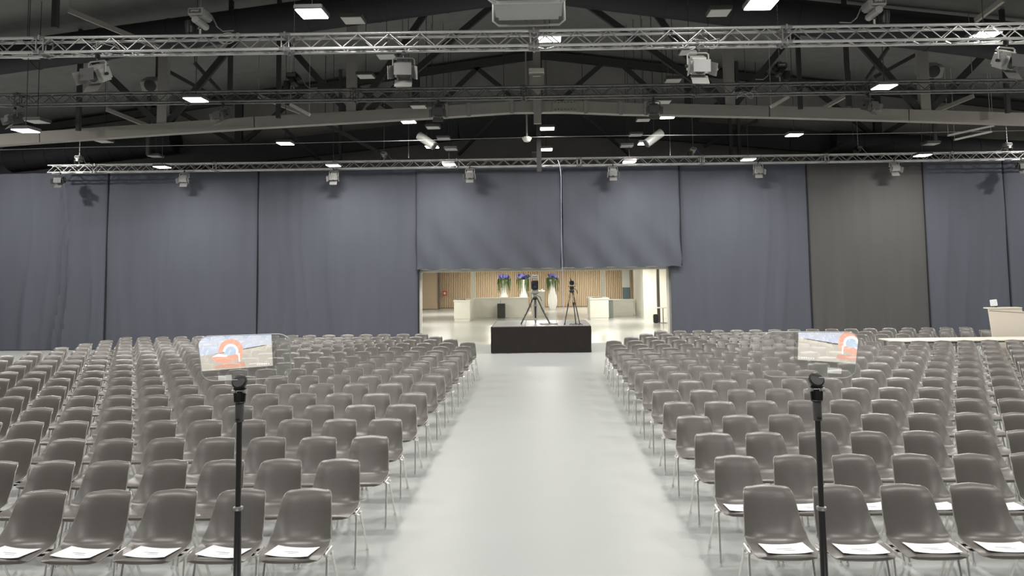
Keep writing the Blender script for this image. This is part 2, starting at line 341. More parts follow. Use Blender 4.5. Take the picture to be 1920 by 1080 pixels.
# ================================================================ LIGHTING TRUSSES
def tube_mesh(name, L, r, m, n=6):
    return MB().tube([(0, 0, 0), (0, 0, L)], r, n).mesh(name, m, True)
def light_truss(Y, uA, vA, uB, vB, S, label, m_truss, n_ext=.4):
    a = at(uA, vA, Y); b = at(uB, vB, Y)          # centre of the front top chord at both ends
    d = (b-a).normalized(); a2 = a-d*n_ext; L = (b-a).length+2*n_ext
    root = empty('lighting_truss', a2+Vector((0, S/2, -S/2))); tag(root, label, 'truss', 'black lighting trusses')
    root.rotation_euler = d.to_track_quat('X', 'Z').to_euler()
    h = S/2; N = int(L/.25); st_ = L/N
    cm = MB().tube([(0, 0, 0), (L, 0, 0)], .024*S/.24, 10).mesh('chord', m_chord if m_truss != m_truss2 else m_chord2, True)
    for y in (-h, h):
        for z in (-h, h): link('chord', cm, root, (0, y, z))
    bl = math.hypot(st_, S*.92); bme = tube_mesh('brace', bl, .010, m_truss)
    cnt = 0; rest = MB()
    def q(v): return Vector(v).to_track_quat('Z', 'Y')
    for face in ('front', 'bottom', 'back', 'top'):
        for i in range(N):
            s = 1 if i % 2 else -1; x0 = i*st_
            dd = st_
            if face in ('front', 'back'):
                y = -h if face == 'front' else h; p = (x0, y, s*h*.92); v = (dd, 0, -2*s*h*.92)
            else:
                z = -h if face == 'bottom' else h; p = (x0, s*h*.92, z); v = (dd, -2*s*h*.92, 0)
            if cnt < 296:
                o = link('brace', bme, root, p); o.rotation_mode = 'QUATERNION'; o.rotation_quaternion = q(v); cnt += 1
            else: rest.tube([p, Vector(p)+Vector(v)], .010, 5)
    if rest.v: rest.build('far_side_braces', m_truss, root, True)['kind'] = 'stuff'
    k = 1.6
    jm = MB()
    for y in (-h, h):
        for z in (-h, h): jm.tube([(-.09, y, z), (.09, y, z)], .032*S/.24, 8); jm.box((0, y, z), (.03, .075, .075))
    for x in (-.06, .06):
        jm.tube([(x, -h, -h), (x, -h, h)], .012, 6); jm.tube([(x, h, -h), (x, h, h)], .012, 6)
        jm.tube([(x, -h, -h), (x, h, -h)], .012, 6); jm.tube([(x, -h, h), (x, h, h)], .012, 6)
    jme = jm.mesh('coupler', m_truss, True)
    x = k
    while x < L: link('coupler', jme, root, (x, 0, 0)); x += 4.05
    return root, a2, d, L
T1 = 11.7; T2 = 17.2; T3 = 24.25
light_truss(T1, -60, 73, 1990, 43, .24, 'nearest lighting truss across the top of the hall', m_truss1)
light_truss(T2, -60, 178, 1990, 147, .24, 'middle black lighting truss just above the grey arched beam', m_truss2)
light_truss(T3, 95, 310, 1990, 283, .24, 'farthest lighting truss running along the top of the curtains', m_truss3, .1)

# fresnel lamps with barn doors ------------------------------------
def fresnel(open_side=0, m=m_silver, tilt=.5, yaw=0):
    r = empty('stage_lamp')
    bd = empty  # silence
    MB().tube([(0, 0, 0), (0, 0, -.07)], .012, 8).box((0, 0, .0), (.05, .06, .06), bev=.008).build('clamp', m_blackm, r, True)
    y = MB(); y.tube([(-.15, 0, -.26), (-.15, 0, -.09), (-.12, 0, -.07), (.12, 0, -.07), (.15, 0, -.09), (.15, 0, -.26)], .011, 6)
    y.build('yoke', m, r, True)
    R = Matrix.Rotation(tilt, 3, 'X') @ Matrix.Identity(3)
    Rz = Matrix.Rotation(yaw, 3, 'Z'); R = Rz @ R
    c = Vector((0, 0, -.26))
    b = MB(); b.box(c+R @ Vector((0, .04, 0)), (.25, .24, .22), R, bev=.03)
    for k_ in range(4): b.box(c+R @ Vector((0, .00+.05*k_, .115)), (.2, .018, .02), R)
    b.build('housing', m, r, True)
    MB().lathe([(.085, 0), (.09, .02), (.06, .035), (.0, .04)], c+R @ Vector((0, -.08, 0)), 16, R=R @ Matrix.Rotation(PI/2, 3, 'X')).build('lens', m_hous, r, True)
    for nm, off, sz, ax, ang in (('barn_door', (0, -.17, .05), (.24, .17, .006), 'X', 1.15), ('barn_door', (0, -.16, -.15), (.24, .16, .006), 'X', .5), ('barn_door', (.17, -.15, 0), (.006, .14, .18), 'Z', .5), ('barn_door', (-.17, -.15, 0), (.006, .14, .18), 'Z', -.5)):
        R2 = R @ Matrix.Rotation(ang, 3, ax); MB().box(c+R @ Vector(off), sz, R2).build(nm, m_hous if off[2] == .05 else m_barn, r)
    for s in (-1, 1): MB().tube([(s*.15, 0, -.26), (s*.185, 0, -.26)], .022, 10).build('knob', m_blackm, r, True)
    return r
lamp = fresnel(); lamp2 = fresnel(tilt=.35, m=m_hous, yaw=0)
LAMPS = [  # u, v of truss bottom above lamp, truss Y, proto, rz, label
    (183, 106, T1, 0, -.25, 'grey barn-door lamp under the nearest truss, leftmost of its row'), (757, 100, T1, 1, .1, 'dark barn-door lamp under the nearest truss, left of centre'),
    (1308, 90, T1, 0, .1, 'silver barn-door lamp under the nearest truss, right of centre'), (1886, 80, T1, 0, .3, 'grey barn-door lamp under the nearest truss, near the right edge'),
    (28, 203, T2, 1, -.6, 'dark barn-door lamp under the middle truss, at the left edge'), (418, 196, T2, 1, -.5, 'dark barn-door lamp under the middle truss, beside the lit flood panel at left'),
    (822, 190, T2, 1, .05, 'dark barn-door lamp hanging in front of the grey beam, left of centre'), (1225, 185, T2, 1, -.05, 'dark barn-door lamp hanging in front of the grey beam, right of centre'), (1628, 178, T2, 1, .5, 'dark barn-door lamp under the middle truss at right'),
    (113, 324, T3, 1, .1, 'barn-door lamp under the far truss, leftmost of the row'), (346, 321, T3, 0, .1, 'barn-door lamp under the far truss, second from the left'), (626, 317, T3, 0, .05, 'barn-door lamp under the far truss, third from the left'),
    (881, 313, T3, 0, 0, 'barn-door lamp under the far truss, fourth from the left'), (1149, 309, T3, 0, 0, 'barn-door lamp under the far truss, fifth from the left'), (1421, 304, T3, 0, -.05, 'barn-door lamp under the far truss, sixth from the left'),
    (1676, 300, T3, 0, -.05, 'barn-door lamp under the far truss, seventh from the left'), (1914, 297, T3, 1, -.1, 'barn-door lamp under the far truss at the right edge')]
for i, (u, v, Y, p, rz, lab) in enumerate(LAMPS):
    src = lamp2 if p else lamp
    o = copy_tree(src); q = at(u, v, Y); o.location = (q.x, Y+(.0 if Y != T3 else 0), q.z+.0); o.rotation_euler = (0, 0, rz)
    o.scale = (1, 1, 1)*1 if Y != T1 else (1.15, 1.15, 1.15)
    tag(o, lab, 'stage lamp', 'barn-door lamps on the trusses')
def kill(o):
    for ch in list(o.children): kill(ch)
    bpy.data.objects.remove(o)
kill(lamp); kill(lamp2)

# chain hoists -----------------------------------------------------
def text_mesh(txt, size):
    cu = bpy.data.curves.new('t', 'FONT'); cu.body = txt; cu.size = size; cu.align_x = 'CENTER'; cu.align_y = 'CENTER'; cu.extrude = .001
    o = bpy.data.objects.new('t', cu); C.objects.link(o); dg = bpy.context.evaluated_depsgraph_get()
    me = bpy.data.meshes.new_from_object(o.evaluated_get(dg)); bpy.data.objects.remove(o); me.materials.clear(); return me
lt = text_mesh('LIFTKET', .055); lt.materials.append(m_paper)
HO = [(370, 62, T1, 0, 1, 'silver chain hoist with a bright nameplate above the nearest truss, at left', 1), (1645, 44, T1, 0, -1, 'silver chain hoist above the nearest truss, at the top right', 1), (548, 168, T2, 1, 1, 'black chain hoist above the middle truss, left of centre', 0), (1465, 150, T2, 1, -1, 'black chain hoist above the middle truss, right of centre', 1),
      (145, 308, T3, 0, 1, 'small silver chain hoist on the far truss, leftmost', 0), (719, 301, T3, 0, 1, 'small silver chain hoist on the far truss, left of centre', 0), (1301, 293, T3, 0, 1, 'small silver chain hoist on the far truss with a blue cable', 0), (1612, 290, T3, 1, 1, 'small dark chain hoist on the far truss, right of centre', 0), (1893, 284, T3, 0, -1, 'small silver chain hoist on the far truss, at the right edge', 0)]
for u, v, Y, dark, sd, lab, tx in HO:
    q = at(u, v, Y); r = empty('chain_hoist', (q.x, Y+.1, q.z)); tag(r, lab, 'chain hoist', 'chain hoists carrying the trusses')
    mm = m_blackm if dark else m_silver; k = 1.0 if Y != T3 else .72
    MB().tube([(0, 0, 0), (0, 0, .10*k)], .02, 8).tube([(-.04*k, 0, .10*k), (0, 0, .17*k), (.04*k, 0, .10*k), (0, 0, .06*k), (-.04*k, 0, .10*k)], .010, 6).build('hook', m_silver, r, True)
    b = MB().box((.0, 0, .33*k), (.27*k, .34*k, .15*k), bev=.03*k).box((.0, -.185*k, .33*k), (.24*k, .03*k, .12*k), bev=.015*k).tube([(0, -.19*k, .20*k), (0, .2*k, .20*k)], .06*k, 12)
    body = b.build('motor_body', mm, r, True)
    MB().box((0, -.202*k, .335*k), (.20*k, .006, .07*k)).build('nameplate', m_hous, r)
    if tx:
        t = link('lettering', lt, r, (0, -.209*k, .335*k)); t.rotation_euler = (PI/2, 0, 0); t.scale = (.72, .72, .72)
    MB().tube([(-.07*k, 0, .41*k), (-.04*k, 0, .46*k), (.04*k, 0, .46*k), (.07*k, 0, .41*k)], .009, 6).build('handle', mm, r, True)
    MB().lathe([(.05*k, -.02), (.075*k, .0), (.09*k, .14*k), (.085*k, .2*k)], (-.16*k*sd, 0, .03*k), 12).build('chain_bag', m_blackm, r, True)
    ch = MB(); zt = zc(q.x)-q.z-.1; n = int((zt-.46*k)/.05)
    ch.tube([(0, 0, .44*k), (0, 0, zt)], .006, 5)
    for i in range(min(n, 60)):
        z = .46*k+i*.05; ch.box((0, 0, z), (.022 if i % 2 else .008, .008 if i % 2 else .022, .036))
    ch.build('chain', m_steel, r)
    MB().tube([(.13*k*sd, 0, .36*k), (.2*k*sd, 0, .3*k), (.3*k*sd, -.05, .12*k), (.42*k*sd, -.1, .02), (.6*k*sd, -.1, .03)], .010, 6).build('power_cable', m_bluecable if 'blue' in lab else m_steel, r, True)

# loose cable loops on nearest truss
for i, (u, v, Y, lab) in enumerate([(190, 88, T1, 'pale cable coiled round the nearest truss above the leftmost lamp'), (1312, 82, T1, 'pale cable looped on the nearest truss above the silver lamp'), (420, 72, T1, 'pale cable draped through the nearest truss beside the left hoist'), (1390, 178, T2, 'cable looped along the middle truss')]):
    q = at(u, v, Y-.0); P = []
    for t in range(40):
        a = t/39*PI*5; P.append((q.x+.22*math.cos(a*.6+i)+.004*t, Y-.02-.03*math.sin(a), q.z+.07*math.sin(a)+.02*math.cos(a*2.1)))
    tag(MB().tube(P, .007, 5).build('cable', m_silver, smooth=True), lab, 'cable')

# flood light panels -----------------------------------------------
def flood(lit):
    r = empty('flood_light')
    MB().box((0, 0, .05), (.42, .42, .07), bev=.012).build('housing', m_hous, r, True)
    MB().box((0, 0, .005), (.38, .38, .015), bev=.004).build('diffuser', m_lite if lit else m_unlit, r)
    MB().tube([(0, 0, 0), (0, 0, 1)], .008, 6).build('hanger', m_roofm, r, loc=(0, 0, .08))
    return r
def to_roof(o):
    for c in o.children:
        if c.name.startswith('hanger'): c.scale = (1, 1, zc(o.location.x)-o.location.z-.1)
fl, fu = flood(True), flood(False)
LIT = [(585, 27, 10.6), (1427, 10, 10.2), (1031, 73, 12.7), (1845, 68, 12.3), (48, 246, 15.6), (367, 188, 15.4), (1658, 164, 15.2), (766, 229, 20.4), (1252, 220, 20.3), (535, 270, 20.6), (1489, 254, 20.6), (1026, 242, 20.6), (810, 276, 22.4), (1209, 270, 22.4), (1024, 281, 23.0), (304, 314, 22.6), (625, 311, 23.1), (842, 309, 23.2), (1180, 304, 23.1), (1403, 300, 22.9), (1730, 292, 22.6)]
where = {0: 'upper left, before the nearest truss', 1: 'at the upper right top edge', 2: 'at the middle of the nearest truss', 3: 'behind the right end of the nearest truss', 4: 'at the left edge below the middle truss', 5: 'at the left end of the middle truss', 6: 'at the right end of the middle truss', 7: 'just under the grey beam left of centre', 8: 'just under the grey beam right of centre', 9: 'below the left part of the beam', 10: 'below the right part of the beam', 11: 'upper one of the middle pair under the beam', 12: 'beside the left tilted cylinder', 13: 'beside the right tilted cylinder', 14: 'lower one of the middle pair under the beam', 15: 'at the far truss, leftmost', 16: 'at the far truss, second from the left', 17: 'at the far truss, left of centre', 18: 'at the far truss, right of centre', 19: 'at the far truss, second from the right', 20: 'at the far truss, rightmost'}
for i, (u, v, Y) in enumerate(LIT):
    o = copy_tree(fl); o.location = at(u, v, Y); to_roof(o); tag(o, 'lit white flood panel ' + where[i], 'ceiling light', 'lit flood panels'); o.scale = (1, 1, 1)
    ax = abs(o.location.x); area('flood_lamp', (0, 0, -.02), .36, FLOOD_W*((.5+ax*.10) if v < 240 else (.19+ax*.09)), (1, .97, .91), o)
UN = [(662, 39, 13.5, 'upper left, right of the brightest panel'), (1348, 25, 13.5, 'upper right, near the top edge'), (725, 107, 15.5, 'under the nearest truss left of centre'), (1292, 99, 15.5, 'under the nearest truss right of centre'), (686, 144, 18, 'behind the left post, above the middle truss'), (1330, 134, 18, 'below the silver barn-door lamp'), (755, 162, 18.8, 'above the middle truss left of centre'), (1262, 152, 18.8, 'above the middle truss right of centre'),
      (785, 201, 19.0, 'touching the beam left of centre'), (1243, 192, 19.0, 'touching the beam right of centre'), (812, 240, 21.5, 'below the beam, left, upper of three'), (832, 261, 22.5, 'below the beam, left, middle of three'), (846, 281, 23.1, 'below the beam, left, lowest of three'), (1206, 226, 21.5, 'below the beam, right, upper of three'), (1192, 254, 22.5, 'below the beam, right, middle of three'), (1175, 275, 23.1, 'below the beam, right, lowest of three'),
      (70, 229, 17, 'at the left edge above the beam'), (195, 266, 21.5, 'under the left part of the beam'), (292, 294, 24.3, 'above the far truss at the left'), (1745, 271, 22.5, 'above the far truss at the right'), (50, 107, 16, 'behind the nearest truss at the left')]
for u, v, Y, w in UN:
    o = copy_tree(fu); o.location = at(u, v, Y); to_roof(o); tag(o, 'unlit pale flood panel ' + w, 'ceiling light', 'unlit flood panels')
kill(fl); kill(fu)
# the same hall lighting carries on over the stage, behind and above the camera
for i, (x, y) in enumerate([(-9, 8), (-3.2, 8), (3.2, 8), (9, 8), (-6, 3.2), (0, 3.2), (6, 3.2), (-3, -1.5), (3, -1.5), (-14, 11), (14, 11), (-15.6, 15.5), (15.6, 15.5), (-17.8, 21.3), (17.8, 21.3)]):
    r = empty('flood_light', (x, y, 7.2)); tag(r, 'lit flood panel outside the picture, %s' % ['outer left, just before the chairs', 'inner left, just before the chairs', 'inner right, just before the chairs', 'outer right, just before the chairs', 'left, above the stage edge', 'middle, above the stage edge', 'right, above the stage edge', 'left, behind the stage', 'right, behind the stage', 'left wall, nearest', 'right wall, nearest', 'left wall, middle', 'right wall, middle', 'left wall, by the curtains', 'right wall, by the curtains'][i], 'ceiling light', 'flood panels outside the picture'); MB().tube([(0, 0, .08), (0, 0, zc(x)-7.2)], .008, 6).build('hanger', m_roofm, r)
    MB().box((0, 0, .05), (.42, .42, .07), bev=.012).build('housing', m_hous, r, True); MB().box((0, 0, .005), (.38, .38, .015)).build('diffuser', m_lite, r)
    area('flood_lamp', (0, 0, -.02), .36, STAGE_W*(1 if i < 9 else (1.4 if i < 13 else 2.8)), (1, .97, .92), r)

# tilted cylinders, dome, projector, boxes -------------------------
for u, v, s, w in ((800, 264, 1, 'left'), (1226, 259, -1, 'right')):
    q = at(u, v, 21.8); r = empty('cylinder_speaker', q); tag(r, 'pale tilted cylindrical speaker under the beam, %s of centre' % w, 'speaker', 'cylindrical speakers')
    d = Vector((s*.30, -.1, -.22)); MB().tube([-d*.8, d*.8], .13, 16).build('housing', m_silver, r, True); MB().tube([d*.8, d*.86], .11, 16).build('grille', m_hous, r, True)
    MB().tube([(0, 0, .1), (0, 0, zc(q.x)-q.z)], .012, 6).build('hanger', m_roofm, r)
q = at(988, 262, 21); r = empty('dome_camera', q); tag(r, 'white dome on a thin stem hanging below the middle of the grey beam', 'ceiling dome')
MB().lathe([(.03, -.07), (.09, -.05), (.12, 0), (.135, .02), (.135, .07), (.05, .10)], (0, 0, 0), 20).build('dome', m_white, r, True)
MB().tube([(0, 0, .1), (0, 0, 4)], .025, 10).build('stem', m_beam, r, True)
# projector at top centre
q = at(990, 2, 9.0); r = empty('projector', q); tag(r, 'grey projector in a rounded tube cage at the top edge, middle', 'projector')
MB().box((0, .15, .02), (.86, .7, .20), bev=.04).build('housing', m_proj, r, True)
cg = []
for x, z in ((-.47, .2), (-.47, -.06), (-.40, -.12), (.40, -.12), (.47, -.06), (.47, .2)): cg.append((x, -.22, z))
MB().tube(cg, .016, 8).tube([(x, .55, z) for x, y, z in cg], .016, 8).tube([(-.47, -.22, .2), (-.47, .55, .2)], .016, 8).tube([(.47, -.22, .2), (.47, .55, .2)], .016, 8).build('cage', m_silver, r, True)
MB().box((-.05, -.205, -.02), (.09, .01, .02)).build('badge', m_paper, r)
MB().tube([(0, .3, .12), (0, .3, zc(0)-q.z-.2)], .03, 8).build('drop_pole', m_roofm, r)
# white boxes at central post
q = at(1006, 134, 18.98); r = empty('junction_box', q); tag(r, 'pale box on the central roof post above the middle truss', 'box', 'boxes on the central post')
MB().box((0, 0, 0), (.40, .25, .12), bev=.01).build('cover', m_white, r); MB().box((0, .05, -.25), (.38, .2, .40)).build('body', m_beam, r); MB().box((0, -.06, -.14), (.2, .02, .02)).build('label_strip', m_white, r)
q2 = at(1007, 292, 25.9); r = empty('junction_box', q2); tag(r, 'pale box just above the far truss at the middle', 'box', 'boxes on the central post'); MB().box((0, 0, 0), (.34, .2, .22), bev=.01).build('cover', m_beam, r)
MB().box((0, -.02, .11), (.36, .24, .03)).build('lid', m_white, r); MB().tube([(0, 0, .1), (0, 0, zc(q2.x)-q2.z-.06)], .03, 8).build('drop_rod', m_roofm, r)
r = tag(MB().box((at(1006, 100, 19.2).x, 19.2, 8.0), (.2, .12, 3.4)).build('central_post', m_beam), 'slim grey-brown post rising from the middle of the beam', 'post')
r = tag(MB().box((at(1010, 250, 21.5).x, 21.9, 6.35), (.14, .1, 1.9)).box((at(1010, 250, 21.5).x, 21.9, 8.8), (.1, .08, 3.5)).build('central_post', m_roofm), 'slim dark post below the beam beside the middle lights', 'post')
for u, v, w in ((290, 158, 'left'), (1742, 132, 'right')):
    q = at(u, v, 21.5); r = empty('air_heater', q); tag(r, 'square pale ceiling air unit above the middle truss, far %s' % w, 'air unit', 'ceiling air units')
    Rt = Matrix.Rotation(.5, 3, 'X'); MB().box((0, 0, 0), (.62, .5, .36), Rt, bev=.03).build('casing', m_beam, r, True); MB().lathe([(.16, 0), (.18, .02), (.1, .03)], (0, -.24, -.1), 16, R=Rt @ Matrix.Rotation(PI/2, 3, 'X')).build('outlet', m_blackm, r, True)
    MB().box((0, .1, (zc(q.x)-q.z)/2+.1), (.05, .05, zc(q.x)-q.z-.2)).build('bracket', m_roofm, r)
for a, b, w in (((545, 196), (580, 215), 'left'), ((1478, 182), (1446, 200), 'right')):
    A, B = at(*a, 18.9), at(*b, 18.9); mb = MB(); bar(mb, A, B, .1, .08); [mb.tube([P_, (P_.x, P_.y, zc(P_.x))], .006, 5) for P_ in (A, B)]; r = mb.build('tube_light', m_unlit); tag(r, 'unlit tube light resting above the grey beam, %s of centre' % w, 'tube light', 'unlit tube lights')
for a, b, w in (((1778, 254), (1862, 236), 'upper'), ((1790, 262), (1858, 247), 'lower')):
    A, B = at(*a, 24), at(*b, 24); mb = MB(); bar(mb, A, B, .1, .06); [mb.tube([P_, (P_.x, P_.y, zc(P_.x))], .006, 5) for P_ in (A, B)]; tag(mb.build('tube_light', m_unlit), '%s one of two long pale strips under the beam at the right' % w, 'tube light', 'unlit tube lights')
# steel wire across hall
P = [at(u, v, 20.9) for u, v in ((-30, 282), (160, 276), (480, 270), (800, 263), (1000, 257), (1200, 254), (1600, 251), (1960, 244))]
tag(MB().tube(P, .008, 5).build('steel_wire', m_steel), 'thin steel wire stretched across the hall under the grey beam', 'wire')
for u, vt, vb, w in ((766, 232, 296, 'left'), (1255, 225, 292, 'right')):
    a, b = at(u, vt, 23.2), at(u, vb, 23.2); tag(MB().tube([(a.x, 23.2, zc(a.x)-.02), (a.x, 23.2, b.z)], .007, 5).build('hanging_wire', m_steel), 'thin vertical wire behind the far truss, %s of centre' % w, 'wire', 'thin hanging wires')
# hanging cable
P = [at(1046, 300, 23.5), at(1050, 312, 23.45), at(1052, 330, 23.4), at(1052.5, 420, 23.4), at(1054, 500, 23.4), at(1056, 560, 23.4), at(1057, 602, 23.4)]
P[-1].z = .83; P.append(Vector((P[-1].x+.05, 23.3, .812)))
tag(MB().tube(P, .008, 6).build('hanging_cable', m_cable, smooth=True), 'pale blue cable hanging from the far truss down to the camera platform', 'cable')

# ================================================================ PLATFORM AND CAMERAS
PX0, PX1, PY0, PY1, PH = -1.55, 1.42, 22.37, 25.0, .80
r = empty('platform', ((PX0+PX1)/2, (PY0+PY1)/2, 0)); tag(r, 'black-skirted camera platform at the end of the aisle', 'platform')
pw, pd = PX1-PX0, PY1-PY0
for s in range(3): MB().box((-pw/2+pw/6+s*pw/3, 0, PH-.03), (pw/3-.008, pd, .06), bev=.006).build('deck_panel', m_deck, r)
def skirt(L, hh, ax):
    V = []; n = 60
    for j in range(7):
        for i in range(n+1):
            t = i/n; z = .01+(hh-.03)*j/6; w = .008*math.sin(t*L*9)+.006*math.sin(t*L*23+j)
            V.append((t*L-L/2, w, z))
    FF = [(j*(n+1)+i, j*(n+1)+i+1, (j+1)*(n+1)+i+1, (j+1)*(n+1)+i) for j in range(6) for i in range(n)]
    k = len(V); V += [(a, b+.01, c) for a, b, c in V]; FF += [tuple(q+k for q in f[::-1]) for f in FF]
    return MB().add(V, FF)
o = skirt(pw, PH, 0).build('skirt', m_plat, r, True); o.location = (0, -pd/2-.015, 0)
for s in (-1, 1): o = skirt(pd, PH, 0).build('skirt', m_plat, r, True); o.location = (s*(pw/2+.012), 0, 0); o.rotation_euler = (0, 0, PI/2)

def tripod(loc, h, feet, top, label, spreader, thick):
    r = empty('tripod', loc); tag(r, label, 'tripod', 'camera tripods')
    for k, (fx, fy) in enumerate(feet):
        tx, ty = fx*.14, fy*.14
        l = MB(); mid = Vector((tx+(fx-tx)*.45, ty+(fy-ty)*.45, h*.55))
        for s in (-1, 1):
            off = Vector((-fy, fx, 0)).normalized()*.02*s
            l.tube([Vector((tx, ty, h))+off, mid+off], .010*thick, 6)
        l.tube([mid+Vector((tx-fx, ty-fy, h))*.1, Vector((fx, fy, .03))], [.024*thick, .018*thick], 8); l.box((fx, fy, .018), (.05, .05, .034), bev=.01)
        l.build('leg', m_blackt, r, True)
    MB().lathe([(.05, h-.05), (.075, h-.02), (.075, h+.02), (.05, h+.05)], (0, 0, 0), 14).build('bowl', m_blackm, r, True)
    MB().box((0, 0, h+.09), (.13, .12, .08), bev=.015).box((0, 0, h+.14), (.22, .12, .02)).build('fluid_head', m_silver if thick > 1 else m_blackm, r, True)
    MB().tube([(.05, .03, h+.09), (.16, .25, h+.02), (.2, .42, h-.1)], .011, 6).build('pan_handle', m_blackt, r, True)
    if spreader:
        s = MB()
        for fx, fy in feet: s.tube([(0, 0, h*.17), (fx*.85, fy*.85, h*.17)], .008, 5)
        s.lathe([(.02, h*.05), (.04, h*.17), (.02, h*.2)], (0, 0, 0), 8); s.build('spreader', m_steel, r, True)
        MB().tube([(0, 0, h), (0, 0, h*.72)], .012, 6).tube([(-.05, 0, h*.72), (-.05, 0, h*.2)], .007, 5).tube([(.05, 0, h*.72), (.05, 0, h*.2)], .007, 5).box((0, 0, h*.72), (.12, .02, .03)).box((0, 0, h*.2), (.12, .02, .03)).build('centre_column', m_steel, r, True)
    return r
q = at(1004, 600, 23.4)
tripod((q.x, 23.4, PH), .80, [(-.44, -.22), (.44, -.22), (0, .42)], 0, 'heavy black tripod with spreader under the large camera on the platform', True, 1.4)
cz = PH+.80+.15
r = empty('video_camera', (q.x, 23.4, cz)); tag(r, 'large studio video camera with dark square lens hood, on the heavy tripod', 'video camera', 'video cameras')
MB().box((0, 0, .06), (.22, .5, .11), bev=.02).box((0, .05, .03), (.30, .2, .05)).build('base_sled', m_silver, r, True)
MB().box((0, .1, .24), (.20, .46, .26), bev=.02).build('camera_body', m_blackm, r, True)
hd = MB().box((0, -.28, .27), (.22, .16, .27), bev=.02); hd.build('lens_hood', m_blackm, r, True)
MB().lathe([(.085, 0), (.08, .012), (.03, .02)], (0, -.365, .27), 18, R=Matrix.Rotation(PI/2, 3, 'X')).build('lens', m_lens, r, True)
MB().box((0, .1, .50), (.18, .2, .10), bev=.02).tube([(-.09, .1, .40), (-.09, .1, .57)], .015, 6).tube([(.09, .1, .40), (.09, .1, .57)], .015, 6).tube([(-.09, .0, .57), (.0, .0, .55), (.09, .0, .57)], .018, 6).box((-.16, .1, .47), (.06, .1, .09), bev=.01).build('viewfinder', m_silver, r, True)
MB().tube([(-.1, .1, .05), (-.2, .25, .03), (-.23, .35, -.12)], .014, 6).build('left_grip', m_silver, r, True)
MB().tube([(.1, .1, .05), (.2, .2, .08), (.24, .3, .12)], .025, 6).build('right_grip', m_white, r, True)
q = at(1073, 600, 22.9)
tripod((q.x, 22.9, PH), 1.02, [(-.24, -.15), (.22, -.15), (.12, .28)], 0, 'slim black tripod at the right side of the platform', False, .8)
cz = PH+1.02+.15
r = empty('video_camera', (q.x, 22.9, cz)); tag(r, 'small black camcorder on the slim tripod', 'video camera', 'video cameras')
MB().box((0, 0, .10), (.13, .26, .14), bev=.02).build('camera_body', m_blackm, r, True)
MB().lathe([(.05, 0), (.06, .06), (.03, .065)], (0, -.12, .10), 16, R=Matrix.Rotation(PI/2, 3, 'X')).build('lens', m_lens, r, True)
MB().tube([(-.02, -.08, .17), (-.02, -.08, .22), (-.02, .08, .22), (-.02, .08, .17)], .010, 6).build('handle', m_blackm, r, True)
MB().box((-.045, -.02, .255), (.03, .12, .03), bev=.01).tube([(-.04, 0, .17), (-.045, 0, .25)], .007, 5).build('microphone', m_blackm, r, True)
MB().box((.12, .0, .07), (.09, .01, .06)).tube([(.06, 0, .08), (.12, 0, .06)], .007, 5).build('flip_screen', m_silver, r, True)
P = []
q = at(1035, 604, 23.1)
for t in range(50):
    a = t/49*PI*6; P.append((q.x-.1+.26*math.cos(a)*(1-.1*math.sin(a*.3)), 23.1+.22*math.sin(a), PH+.008+.02*t/49))
tag(MB().tube(P, .010, 6).build('coiled_cable', m_steel, smooth=True), 'coiled cable on the platform between the two tripods', 'cable')
P = [(at(1068+3*t, 606, 22.7).x, 22.7+.06*math.sin(t*2), PH+.012+.02*(t % 2)) for t in range(9)]
tag(MB().tube(P, .012, 6).build('loose_cable', m_blackt, smooth=True), 'loose cables lying between the feet of the slim tripod', 'cable')

# ================================================================ LOBBY
BW = 51.5
struct('wall_lobby_back', MB().box((0, BW+.25, 1.3), (2*XW, .2, 2.7)), m_slatb)
sl = MB()
x = -6.9
sx0 = at(824, 560, BW).x; sx1 = at(1188, 560, BW).x
x = sx0; rnd = random.Random(3)
while x < sx1:
    sl.box((x+.04, BW+.1+.01*rnd.random(), 1.31), (.085, .07, 2.56)); x += .125
o = sl.build('slat_wall', m_slat); tag(o, 'vertical oak slat cladding on the lobby back wall', 'slat wall', kind='stuff')
d0 = at(789, 560, 50.3).x; d1 = at(821, 560, 50.3).x
o = empty('door_1', ((d0+d1)/2, 50.3, 0)); tag(o, 'flat tan double-height door at the left of the lobby', kind='structure')
MB().box((0, 0, 1.28), (d1-d0, .08, 2.5), bev=.01).build('door_leaf', m_door, o)
MB().box((-(d1-d0)/2-.09, -.02, 1.28), (.14, .14, 2.56)).box(((d1-d0)/2+.08, -.02, 1.28), (.12, .14, 2.56)).build('door_frame', m_gap, o)
MB().tube([(-(d1-d0)/2+.1, -.05, 1.0), (-(d1-d0)/2+.1, -.12, 1.02), (-(d1-d0)/2+.26, -.12, 1.02)], .02, 6).build('door_handle', m_silver, o, True)
q = at(833, 550, 51); r = empty('fire_call_point', (q.x, 51.3, q.z)); tag(r, 'small red fire call point on the slatted wall', 'call point')
MB().box((0, 0, 0), (.3, .1, .3), bev=.02).build('housing', m_red, r); MB().box((0, -.055, 0), (.15, .01, .15)).build('glass_pane', m_white, r)
